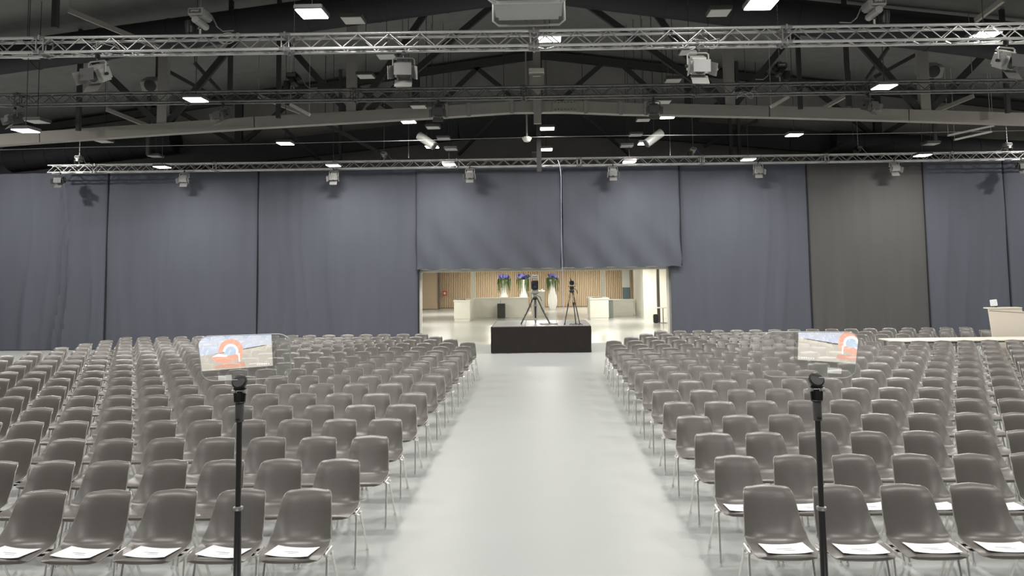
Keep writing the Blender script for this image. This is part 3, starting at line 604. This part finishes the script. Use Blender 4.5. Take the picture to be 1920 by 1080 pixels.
# bar frames (posts, rails)
def wbox(u0, u1, v0, v1, Y, dep, name, m, lab, cat, grp=None):
    a = at(u0, v0, Y); b = at(u1, v1, Y); z0 = max(0, b.z)
    o = MB().box(((a.x+b.x)/2, Y+dep/2, (a.z+z0)/2), (abs(b.x-a.x), dep, a.z-z0), bev=.01).build(name, m); tag(o, lab, cat, grp); return o
def counter(u0, u1, vt, Y, dep, lab, topo=.03):
    a = at(u0, vt, Y); b = at(u1, vt, Y); w = b.x-a.x; r = empty('bar_counter', ((a.x+b.x)/2, Y+dep/2, 0)); tag(r, lab, 'bar counter', 'white bar counters in the lobby')
    MB().box((0, 0, a.z-.04), (w+topo*2, dep+topo*2, .08), bev=.01).build('counter_top', m_white, r)
    MB().box((0, 0, (a.z-.08)/2+.05), (w, dep, a.z-.18), bev=.01).build('front_panel', m_white, r)
    MB().box((0, 0, .05), (w-.04, dep-.04, .1)).build('plinth', m_white, r)
    n = max(1, int(w/1.2)); g = MB()
    for i in range(1, n): g.box((-w/2+w*i/n, -dep/2-.002, a.z/2), (.012, .008, a.z-.25))
    if n > 1: g.build('panel_joint', m_gap, r)
    return r, a.z
c1, z1 = counter(851, 881, 563, 37.6, 2.2, 'white bar counter end jutting forward at the left of the lobby')
c2, z2 = counter(887, 990, 559, 40.3, .8, 'long white bar counter behind the black bin')
c4, z4 = counter(996, 1021, 547, 41.4, 3.0, 'tall white block at the inner end of the left bar')
c3, z3 = counter(1106, 1141, 559, 37.3, 2.2, 'white bar counter end at the right of the lobby')
c5, z5 = counter(1143, 1188, 562, 40.6, .7, 'long low white bar front at the right of the lobby')
for u, Y, z, lab in ((887, 41.2, z2, 'thin white post standing on the left bar'), (1131, 41.0, 1.2, 'thin white post behind the right bar')):
    p = at(u, 540, Y); tag(MB().box((p.x, Y+.06, (0+2.6)/2), (.22, .12, 2.6), bev=.01).build('post', m_white), lab, 'post', 'thin white lobby posts')
for u, z, Y, lab in ((864, z1, 38.3, 'small sink ring let into the left bar end'), (1120, z3, 38.0, 'small sink ring let into the right bar end')):
    p = at(u, 560, Y); tag(MB().lathe([(.22, 0), (.25, .02), (.25, .04), (.2, .045)], (p.x, Y, z), 18).build('sink_ring', m_steel, smooth=True), lab, 'sink', 'bar sinks')
def binn(u0, u1, Y, h, m, lab):
    a = at(u0, 580, Y); b = at(u1, 580, Y); w = b.x-a.x; r = empty('waste_bin', ((a.x+b.x)/2, Y+w/2, 0)); tag(r, lab, 'bin', 'lobby bins')
    MB().box((0, 0, h/2-.02), (w*.96, w*.96, h-.04), bev=.02).build('body', m, r); MB().box((0, 0, h-.02), (w, w, .04), bev=.01).build('lid', m, r)
binn(932, 947, 39.6, .76, m_bin, 'black square bin in front of the long left bar')
binn(1142, 1150, 38.9, .9, m_bing, 'narrow grey-green bin beside the right bar end')
# right hand wall of the lobby
rw = at(1190, 550, 41.6).x
struct('wall_lobby_right', MB().box(((rw+7.7)/2, 41.7, 1.3), (7.7-rw, .2, 2.6)).box((at(1200, 550, 39.5).x+.55, 39.6, 1.3), (1.25, 4, 2.6)), m_white)
struct('wall_lobby_side', MB().box((6.6, 33.4, 1.3), (.2, 15.6, 2.6)), m_white)
struct('wall_lobby_left', MB().box((-8.9, 38.5, 1.3), (.2, 26, 2.6)), m_white)
struct('trim_4', MB().box((at(1234, 550, 35).x, 35, 1.3), (.12, .2, 2.6)), m_gap, label='grey vertical joint in the right lobby wall')
a = at(1176, 540, 50); 
struct('window_1', MB().box((a.x, 50.6, 1.9), (.5, .1, 1.2)), m_unlit, label='narrow white window slot at the right end of the slat wall')
struct('window_2', MB().box((a.x, 50.6, .85), (.5, .1, .9)), mat('teal_panel', (.12, .17, .18), .5, noise=.05), label='dark teal panel under the narrow white window slot')
struct('trim_5', MB().box((-.3, 41.2, 2.545), (15, .3, .15), bev=.01), m_white, label='white bulkhead over the lobby bar')
# small lobby table right
q = at(1243, 577, 34.5); r = empty('high_table', (q.x, 34.5, 0)); tag(r, 'small white table on one thin leg by the right lobby wall', 'table')
MB().box((0, 0, q.z), (.75, .6, .035), bev=.01).build('table_top', m_white, r); MB().tube([(0, 0, .04), (0, 0, q.z)], .025, 8).build('leg', m_steel, r, True); MB().lathe([(.25, 0), (.25, .015), (.03, .04)], (0, 0, 0), 18).build('base', m_steel, r, True)
tag(MB().box((q.x-.33, 34.6, .2), (.22, .22, .4), bev=.03).build('bag', m_blackm), 'small black case on the floor beside the little white table', 'case')
# vases with flowers
def vase(u, Y, lab, sc=1.0):
    q = at(u, 560, Y); r = empty('floor_vase', (q.x, Y, 0)); tag(r, lab, 'vase', 'tall white vases of violet flowers')
    MB().lathe([(.16, 0), (.18, .05), (.26, .3), (.30, .55), (.27, .85), (.17, 1.25), (.13, 1.5), (.15, 1.75), (.22, 1.95), (.20, 1.96), (.12, 1.7)], (0, 0, 0), 24).build('vase_body', m_vase, r, True)
    rnd = random.Random(u); g = MB()
    for i in range(46):
        a = rnd.uniform(0, 2*PI); R0 = rnd.uniform(.12, .42); L = rnd.uniform(.2, .9)
        p0 = Vector((.1*math.cos(a), .1*math.sin(a), 1.9)); p1 = Vector((R0*math.cos(a), R0*math.sin(a), 1.98+rnd.uniform(-.05, .1))); p2 = Vector(((R0+.04)*math.cos(a), (R0+.04)*math.sin(a), 1.95-L))
        g.tube([p0, p1, p2], [.01, .03, .006], 4)
        for k in range(4):
            c = p1.lerp(p2, k/4); n_ = Vector((rnd.uniform(-1, 1), rnd.uniform(-1, 1), rnd.uniform(-.5, .5))).normalized()*.06; t_ = Vector((0, 0, -.09)); g.add([c-n_*.5, c+t_*.5, c+n_*.5, c-t_*.5], [(0, 1, 2, 3)])
    g.build('foliage', m_leaf, r)['kind'] = 'stuff'
    for i in range(15):
        a = rnd.uniform(0, 2*PI); R0 = rnd.uniform(0, .40); c = Vector((R0*math.cos(a), R0*math.sin(a), 2.14+rnd.uniform(-.08, .16)*(1-R0)))
        f = MB()
        for k in range(9):
            d = Vector((rnd.gauss(0, 1), rnd.gauss(0, 1), rnd.gauss(0, .7))).normalized()*.07; s_ = .055
            f.lathe([(.02, -s_), (s_*.9, -s_*.4), (s_, 0), (s_*.7, s_*.6), (.01, s_)], c+d, 6)
        f.build('flower_head', m_petal if rnd.random() < .7 else m_petald, r, True)
vase(945, 46.5, 'tall white vase of violet flowers behind the long bar, leftmost')
vase(982, 46.5, 'tall white vase of violet flowers, partly behind the large camera')
vase(1036, 47.5, 'tall white vase of violet flowers standing free between the cameras')
for i, (x, y) in enumerate([(-6, 29), (0, 29.5), (5, 29), (-6, 35), (0, 35), (4.5, 36), (-6, 44), (-1, 44), (4, 45), (-3, 48.5), (3, 48.5)]):
    area('lobby_lamp', (x, y, 2.58), 1.2, LOBBY_W*.12, (1, .97, .90))

# ================================================================ TABLE AND COUNTER AT RIGHT
for k, (xa, xb) in enumerate(((7.75, 9.35), (9.37, 11.9))):
    r = empty('folding_table', ((xa+xb)/2, 17.12, 0)); tag(r, ('long white table among the right chairs, its left half' if k == 0 else 'long white table among the right chairs, the half under the tall counter'), 'table', 'white tables in the right block')
    w = xb-xa; MB().box((0, 0, .765), (w, .72, .03), bev=.008).build('table_top', m_tabtop, r)
    for sx in (-1, 1):
        for sy in (-1, 1): MB().tube([(sx*(w/2-.12), sy*.3, .75), (sx*(w/2-.12), sy*.3, .0)], .016, 8).build('leg', m_steel, r, True)
    MB().box((0, 0, .73), (w-.2, .5, .03)).build('apron', m_steel, r)
Yd = 17.75; a = at(1854, 577, Yd); b = at(1863, 632, Yd)
r = empty('control_counter', (12.2, Yd, 0)); tag(r, 'tall cream counter at the right edge behind the white table', 'counter')
xl = a.x-12.2
z = a.z
poly = [Vector((xl+.13, 0, .0)), Vector((2.3, 0, .0)), Vector((2.3, 0, z-.10)), Vector((xl+.78, 0, z-.10)), Vector((xl+.76, 0, z-.03)), Vector((xl, 0, z-.03))]
MB().prism(poly, Vector((0, 0, 0)), Vector((0, .05, 0))).build('front_panel', m_cream, r)
MB().box((xl+.38, .10, z-.015), (.78, .24, .03), bev=.008).build('counter_top', m_tabtop, r)
MB().box((xl+1.55, .14, z-.11), (1.5, .22, .02)).build('lower_top', m_hous, r)
mb = MB(); bar(mb, (xl+.02, -.003, z-.07), (xl+1.6, -.003, z-.19), .004, .008); mb.build('panel_groove', m_gap, r)
MB().box((xl+1.6, .14, (z-.2)/2), (1.4, .2, z-.2)).build('cabinet', m_cream, r)
q = at(1866, 576, Yd+.05); r = empty('desk_display', (q.x, Yd+.1, q.z-.02)); tag(r, 'small white square display on a stalk on the tall cream counter', 'display')
MB().box((0, 0, .12), (.165, .03, .155), Matrix.Rotation(-.1, 3, 'Y'), bev=.01).build('panel', m_paper, r); MB().box((0, .01, .035), (.14, .04, .012)).tube([(.05, 0, .03), (.06, 0, -.0)], .012, 6).build('stand', m_blackm, r)

# ================================================================ CHAIRS
PROF = [(-.266, .430), (-.263, .443), (-.254, .453), (-.232, .458), (-.18, .458), (-.12, .452), (-.05, .446), (.0, .444), (.035, .446), (.062, .455), (.083, .472), (.100, .494), (.118, .53), (.140, .58), (.163, .64), (.186, .70), (.203, .740), (.217, .763), (.233, .779), (.250, .788), (.264, .790)]
def shell(nu=12, step=1):
    prof = [Vector((0, y, z)) for y, z in PROF]
    if step > 1: prof = [p for i, p in enumerate(prof) if i % step == 0 or i == len(prof)-1]
    s = [0]
    for a_, b_ in zip(prof[:-1], prof[1:]): s.append(s[-1]+(b_-a_).length)
    L = s[-1]; V = []
    for i, p in enumerate(prof):
        t = s[i]/L
        seat = 1 if t < .40 else (0 if t > .55 else (.55-t)/.15)
        w = .222*(1-max(0, (t-.42))/.58) + .170*max(0, (t-.42))/.58 if t > .42 else .222
        for e, r_ in ((s[i], .10), (L-s[i], .085)):
            if e < r_: w -= r_*.75*(1-math.sqrt(max(0, 1-((r_-e)/r_)**2)))
        a_ = prof[max(0, i-1)]; b_ = prof[min(len(prof)-1, i+1)]; tn = (b_-a_).normalized(); nr = Vector((0, -tn.z, tn.y))  # towards the sitter
        crease = math.exp(-((t-.48)/.13)**2)
        curl = .012+.036*crease+.016*(1-seat)
        curl *= max(0, min(1, (1-t)/.16))
        if t < .2: curl -= .03*(1-t/.2)
        for j in range(nu+1):
            u = -1+2*j/nu; au = abs(u)
            V.append(p+Vector((u*w, 0, -.012*au**2*max(0, (t-.8)/.2)))+nr*(curl*au**3.2))
    n = len(prof); FF = [(i*(nu+1)+j, i*(nu+1)+j+1, (i+1)*(nu+1)+j+1, (i+1)*(nu+1)+j) for i in range(n-1) for j in range(nu)]
    edge = [j for j in range(nu+1)]+[i*(nu+1)+nu for i in range(1, n)]+[(n-1)*(nu+1)+j for j in range(nu-1, -1, -1)]+[i*(nu+1) for i in range(n-2, 0, -1)]
    return V, FF, edge, nu, n
def shell_mb(nu, step, rim):
    V, FF, edge, nu, n = shell(nu, step); mb = MB()
    # normals for thickness
    N = [Vector() for _ in V]
    for f in FF:
        nn = (V[f[1]]-V[f[0]]).cross(V[f[3]]-V[f[0]]); 
        for q_ in f: N[q_] += nn
    B = [v-N[i].normalized()*.006 for i, v in enumerate(V)]
    k = len(V); E = len(edge)
    mb.add(V+B, FF+[tuple(q_+k for q_ in f[::-1]) for f in FF]+[(edge[i], edge[(i+1) % E], edge[(i+1) % E]+k, edge[i]+k) for i in range(E)])
    if rim:
        mb.tube([V[i]-N[i].normalized()*.004 for i in edge], .0048, 5, mi=1, closed=True)
    return mb
sh_me = shell_mb(12, 1, True).mesh('seat_shell', [m_shell, m_rim], True)
LEGS = {}
def leg_pts(sx, front):
    if front: return [(sx*.213, -.055, .415), (sx*.222, -.07, .37), (sx*.233, -.15, .012)]
    return [(sx*.213, .035, .415), (sx*.222, .06, .37), (sx*.233, .27, .012)]
for sx in (-1, 1):
    for fr in (True, False):
        p = leg_pts(sx, fr); mb = MB().tube(p, .0095, 7).tube([Vector(p[2])+Vector((0, 0, .01)), Vector((p[2][0], p[2][1], 0))], .014, 7)
        LEGS[(sx, fr)] = mb.mesh('leg', m_chrome, True)
BRK = {}
for sx in (-1, 1):
    mb = MB().tube([(sx*.213, -.10, .415), (sx*.213, .08, .415)], .010, 7).tube([(sx*.20, -.06, .415), (sx*.238, -.06, .402), (sx*.248, -.05, .41)], .010, 6).box((sx*.236, .0, .40), (.02, .05, .03), bev=.005)
    BRK[sx] = mb.mesh('linking_bracket', m_chrome, True)
cr_me = MB().tube([(-.21, -.055, .415), (-.12, -.05, .408), (.12, -.05, .408), (.21, -.055, .415)], .009, 6).tube([(-.21, .035, .415), (.21, .035, .415)], .009, 6).box((0, -.01, .415), (.10, .12, .018)).mesh('seat_frame', m_blackm, True)
def make_chair():
    r = empty('shell_chair'); link('seat_shell', sh_me, r)
    for k_, me in LEGS.items():
        o = link('leg', me, r); o['label'] = 'chrome-plated leg'
    for k_, me in BRK.items():
        o = link('linking_bracket', me, r); o['label'] = 'chrome linking bracket'
    link('seat_frame', cr_me, r); return r
# low detail copy for the far ones
lowmb = shell_mb(6, 2, False)
for sx in (-1, 1):
    for fr in (True, False): lowmb.tube([leg_pts(sx, fr)[0], leg_pts(sx, fr)[2]], .010, 4, mi=1)
    lowmb.tube([(sx*.213, -.10, .415), (sx*.24, .08, .415)], .010, 4, mi=1)
D0, RP, CW, XL, XR = 5.758, .9114, .51, -1.790, 1.652
shl = {0: -.012, 1: -.024, 2: .024}; shr = {2: .015, 12: -.01, 11: -.01}
places = []
for side in (-1, 1):
    for row in range(17):
        for col in range(20):
            if row >= 14 and col < row-13: continue
            if side == 1:
                if row == 13 and col >= 12: continue
                if row == 14 and col >= 16: continue
            x = (XL if side < 0 else XR)+side*col*CW+(shl if side < 0 else shr).get(row, 0)
            y = D0+row*RP-.252
            u, v, z = proj((x, y, .6))
            if u < -70 or u > 1990: continue
            places.append((z, side, row, col, x, y, u))
places.sort(key=lambda p: p[0])
rnd = random.Random(11); first = make_chair(); used = False; stuff = MB(); papers = []
sidew = {-1: 'left', 1: 'right'}
for k, (z, side, row, col, x, y, u) in enumerate(places):
    rz = rnd.gauss(0, .012); dx = rnd.gauss(0, .004); dy = rnd.gauss(0, .01)
    if k < 300:
        o = first if not used else copy_tree(first); used = True
        o.location = (x+dx, y+dy, 0); o.rotation_euler = (0, 0, rz)
        rw_ = 'front row' if row == 0 else ORD[row]+' row back'
        cw_ = 'aisle seat' if col == 0 else ORD[col]+' seat from the aisle'
        pap = 'with paper, ' if (row == 0 or (row == 1 and side == 1)) else ''
        tag(o, 'dark grey shell chair%s%s block, %s, %s' % (' '+pap if pap else ', ', sidew[side], rw_, cw_), 'chair', 'dark grey shell chairs in rows')
        if pap: papers.append((x+dx, y+dy, rz, side, row, col))
    else:
        R = Matrix.Rotation(rz, 3, 'Z'); c = Vector((x+dx, y+dy, 0))
        n = len(stuff.v); stuff.v += [tuple(R @ Vector(p)+c) for p in lowmb.v]; stuff.f += [tuple(i+n for i in f) for f in lowmb.f]; stuff.m += lowmb.m
me = bpy.data.meshes.new('far_chairs'); me.from_pydata(stuff.v, [], stuff.f); me.materials.append(m_shell); me.materials.append(m_chrome)
me.polygons.foreach_set('material_index', stuff.m); me.polygons.foreach_set('use_smooth', [True]*len(me.polygons))
bm = bmesh.new(); bm.from_mesh(me); bmesh.ops.recalc_face_normals(bm, faces=bm.faces); bm.to_mesh(me); bm.free()
o = link('far_shell_chairs', me); tag(o, 'dark grey shell chairs filling the far rows of both blocks', 'chair', 'dark grey shell chairs in rows', 'stuff')
# paper sheets
pm = MB(); n = 6; V = []
for j in range(5):
    for i in range(n+1):
        xx = (-.5+i/n)*.32; yy = (-.5+j/4)*.20
        V.append((xx, yy, .0045+.020*(abs(xx)/.16)**2.4*.55))
FF = [(j*(n+1)+i, j*(n+1)+i+1, (j+1)*(n+1)+i+1, (j+1)*(n+1)+i) for j in range(4) for i in range(n)]
pm.add(V, FF); k = len(V); pm.add([(a_, b_, c_-.0012) for a_, b_, c_ in V], [f[::-1] for f in FF]); p_me = pm.mesh('sheet', m_paper, True)
ik = MB().box((-.01, .0, .0062), (.11, .006, .0006)).box((.02, -.03, .0062), (.08, .004, .0006)); ik_me = ik.mesh('printed_lines', m_ink)
for x, y, rz, side, row, col in papers:
    r = empty('paper_sheet', (x+rnd.uniform(-.015, .02)*1, y-.135, .4535)); r.rotation_euler = (math.radians(-2.2), 0, rz+rnd.gauss(-.03, .06)+(.05 if side > 0 else -.1))
    link('sheet', p_me, r); link('printed_lines', ik_me, r)
    tag(r, 'white paper on a seat, %s block, %s, %s' % (sidew[side], 'front row' if row == 0 else 'second row', 'aisle chair' if col == 0 else ORD[col]+' chair from the aisle'), 'paper', 'paper sheets on the front seats')

# ================================================================ TELEPROMPTERS
e_sky = emit('screen_sky', (0.50, 0.56, 0.70), 3.3); e_sky2 = emit('screen_haze', (.62, .66, .75), 2.8); e_sand = emit('screen_sand', (.52, .48, .41), 3.0); e_sand2 = emit('screen_sand_light', (.62, .57, .46), 2.9)
e_or = emit('screen_orange', (.85, .33, .22), 3.4); e_orp = emit('screen_orange_pale', (.85, .40, .28), 2.4); e_wh = emit('screen_white', (.9, .95, 1), 3.6); e_bl = emit('screen_blue', (.52, .66, .82), 2.8)
def screen_art(parent, W_, H_, flip, cx, cy):
    # flat picture lying on the monitor face: local x right, y up (picture up), z out of the face
    def poly(pts, m, h, name):
        P = [Vector((x*flip, y, h)) for x, y in pts]; mb = MB(); mb.add(P+[p+Vector((0, 0, -.0004)) for p in P], [tuple(range(len(P))), tuple(range(2*len(P)-1, len(P)-1, -1))]); return mb.build(name, m, parent)
    w, h = W_/2, H_/2
    poly([(-w, -.05), (w, .0), (w, h), (-w, h)], e_sky, .001, 'picture_sky')
    poly([(-w, h*.0), (-w*.2, h*.1), (w, -.01), (w, h*.3), (-w*.1, h*.42), (-w, h*.3)], e_sky2, .0012, 'picture_haze')
    poly([(-w, -h), (w, -h), (w, -.005), (w*.2, -.03), (-w, -.045)], e_sand, .0014, 'picture_sand')
    poly([(w*.1, -.052), (w, -.02), (w, -.005), (w*.3, -.024)], e_sand2, .0016, 'picture_dune')
    def arc(r0, r1, a0, a1, n=28): 
        A = [a0+(a1-a0)*i/n for i in range(n+1)]
        return [(cx+r1*math.cos(a), cy+r1*math.sin(a)) for a in A]+[(cx+r0*math.cos(a), cy+r0*math.sin(a)) for a in A[::-1]]
    def strip(r0, r1, a0, a1, m, hh, name):
        A = [a0+(a1-a0)*i/28 for i in range(29)]; V = []; 
        for a in A: V += [((cx+r0(a)*math.cos(a))*flip, cy+r0(a)*math.sin(a), hh), ((cx+r1(a)*math.cos(a))*flip, cy+r1(a)*math.sin(a), hh)]
        MB().add(V, [(2*i, 2*i+1, 2*i+3, 2*i+2) for i in range(28)]).build(name, m, parent)
    strip(lambda a: .046, lambda a: .080, -.9, PI*1.02, e_or, .0020, 'picture_ring')
    strip(lambda a: .034, lambda a: .048, -.5, PI*.98, e_wh, .0024, 'picture_white_arc')
    poly([(cx-.045, cy-.01), (cx-.035, cy+.02), (cx-.005, cy+.028), (cx+.03, cy+.015), (cx+.04, cy-.01), (cx, cy-.03)], e_bl, .0022, 'picture_blue_fill')
    poly([(cx-.125, cy-.028), (cx-.09, cy-.02), (cx-.03, cy-.03), (cx+.04, cy-.015), (cx+.03, cy-.055), (cx-.03, cy-.070), (cx-.09, cy-.062)], e_or, .0026, 'picture_crescent')
    poly([(cx-.12, cy-.026), (cx-.08, cy-.008), (cx-.02, cy-.022), (cx-.03, cy-.032), (cx-.09, cy-.026)], e_wh, .0028, 'picture_white_swoosh')
    poly([(cx+.045, cy-.015), (cx+.056, cy-.015), (cx+.056, cy-.068), (cx+.050, cy-.068)], e_wh, .0028, 'picture_white_tail')
    poly([(cx-.13, cy-.098), (cx-.06, cy-.075), (cx+.08, cy-.070), (cx+.09, cy-.098), (cx, cy-.105)], e_orp, .0018, 'picture_reflection')
    for i in range(6): poly([(w-.10+i*.014, -h+.012), (w-.092+i*.014, -h+.012), (w-.092+i*.014, -h+.018), (w-.10+i*.014, -h+.018)], e_wh, .002, 'picture_icon')
def rrect(w, h, r, n=8):
    P = []
    for cx, cy, a0 in ((w/2-r, h/2-r, 0), (-w/2+r, h/2-r, PI/2), (-w/2+r, -h/2+r, PI), (w/2-r, -h/2+r, 1.5*PI)):
        for i in range(n+1): a = a0+PI/2*i/n; P.append(Vector((cx+r*math.cos(a), cy+r*math.sin(a), 0)))
    return P
def prompter(side, YP, urod, vtop, vring, gc, gw, gh, yaw, vm, lab):
    top = at(urod, vtop, YP); X = top.x
    r = empty('teleprompter', (X, YP, .60)); tag(r, lab, 'teleprompter', 'glass teleprompters on poles')
    z0 = .60; zr = at(urod, vring, YP).z-z0; zt = top.z-z0
    MB().tube([(0, 0, .02), (0, 0, zr)], .0175, 12).build('lower_tube', m_blackt, r, True)
    MB().tube([(0, 0, zr), (0, 0, zt-.10)], .0135, 12).build('upper_tube', m_blackt, r, True)
    MB().lathe([(.018, -.012), (.023, -.006), (.023, .004), (.015, .008)], (0, 0, zr), 16).build('lock_ring', m_steel, r, True)
    MB().lathe([(.019, -.19), (.020, -.185), (.020, -.10), (.017, -.098)], (0, 0, zt), 16).build('sleeve', m_hous, r, True)
    MB().lathe([(.004, -.0), (.012, 0.0)], (0, -.02, zt-.175), 8).build('set_screw', m_silver, r, True)
    MB().lathe([(.16, 0), (.16, .012), (.03, .02)], (0, 0, 0), 24).build('base_plate', m_blackm, r, True)
    hd = MB().box((0, 0, zt-.075), (.036, .03, .06), bev=.006).tube([(-.026, 0, zt-.03), (-.022, 0, zt-.10)], .006, 6).tube([(.026, 0, zt-.03), (.022, 0, zt-.10)], .006, 6)
    hd.box((0, 0, zt-.03), (.05, .03, .02), bev=.005); hd.lathe([(.03, -.002), (.032, 0), (.03, .002)], (0, 0, zt-.095), 14); hd.build('clamp_head', m_blackm, r, True)
    for s in (-1, 1): MB().tube([(s*.020, -.005, zt-.045), (s*.036, -.008, zt-.045)], [.008, .011], 8).build('wing_knob', m_silver, r, True)
    MB().lathe([(.032, -.014), (.036, -.008), (.036, .008), (.03, .014)], (0, -.004, zt), 18, R=Matrix.Rotation(PI/2-.5, 3, 'X')).build('glass_mount', m_blackm, r, True)
    # glass pane: plane normal faces the speaker and down
    c = at(gc[0], gc[1], YP-.0); c.y = YP-.0
    n = Vector((math.sin(yaw), -math.cos(yaw), -.72)).normalized()
    xa = Vector((0, 0, 1)).cross(n).normalized(); 
    if xa.x < 0: xa = -xa
    ya = n.cross(xa); 
    if ya.z < 0: ya = -ya
    # bottom edge passes through the mount
    cen = Vector((c.x, YP, top.z+.012))+ya*(gh/2)
    org = Vector((X, YP, .60))
    P = rrect(gw, gh, .055); P = [cen-org+xa*p.x+ya*p.y for p in P]
    MB().add(P, [tuple(range(len(P)))]).build('glass_pane', m_glass, r)
    MB().tube([p for p in P], .0022, 5, closed=True).build('glass_edge', m_edge, r, True)
    # monitor on the stage below: mirror image of the picture seen in the glass
    A = at(vm[0], vm[1], YP+1.15); B = at(vm[2], vm[3], YP+1.15)    # virtual picture corners (centre top / centre bottom)
    def mir(p): return p-n*(2*(p-cen).dot(n))
    ctrv = (A+B)/2; hgt = (A-B).length*1.0
    up_v = (A-B).normalized(); rt_v = Vector((math.cos(vm[4]), math.sin(vm[4]), 0)); rt_v = (rt_v-up_v*rt_v.dot(up_v)).normalized()
    Cr = mir(ctrv); up_r = (mir(ctrv+up_v)-Cr).normalized(); rt_r = (mir(ctrv+rt_v)-Cr).normalized()
    zn = rt_r.cross(up_r)
    mr = empty('prompter_monitor'); tag(mr, 'flat monitor lying under the %s teleprompter, mirrored in its glass' % ('left' if side < 0 else 'right'), 'monitor', 'monitors under the teleprompters')
    flip = 1
    vd = (cen-Cr).normalized()
    if zn.dot(vd) < 0: zn = -zn; flip = -1; rt_m = -rt_r
    else: rt_m = rt_r
    MM = Matrix.Identity(4)
    for i in range(3): MM[i][0] = rt_m[i]; MM[i][1] = up_r[i]; MM[i][2] = zn[i]; MM[i][3] = Cr[i]
    mr.matrix_world = MM
    Wm = vm[5]; Hm = Wm*.5625
    MB().box((0, 0, -.021), (Wm+.03, Hm+.03, .04), bev=.006).build('case', m_screen_case, mr)
    MB().box((0, 0, -.06), (.2, .14, .05)).build('back_mount', m_screen_case, mr)
    screen_art(mr, Wm, Hm, flip*vm[6], vm[8], vm[9])
    MB().box((vm[7]*flip, -Hm/2-.055, -.01), (.085, .035, .004)).build('bracket_plate', m_paper, mr)
    return r
prompter(-1, 3.6, 450, 716, 952, (465, 670), .405, .277, .26, (434, 606, 438, 694, 0.05, .50, 1, -.06, -.012, -.03), 'teleprompter on a black pole with a clear rounded glass, left of the aisle')
prompter(1, 3.6, 1530, 712, 952, (1512, 665), .42, .28, -.22, (1574, 594, 1572, 680, -0.05, .50, -1, -.02, -.075, -.02), 'teleprompter on a black pole with a clear rounded glass, right of the aisle')
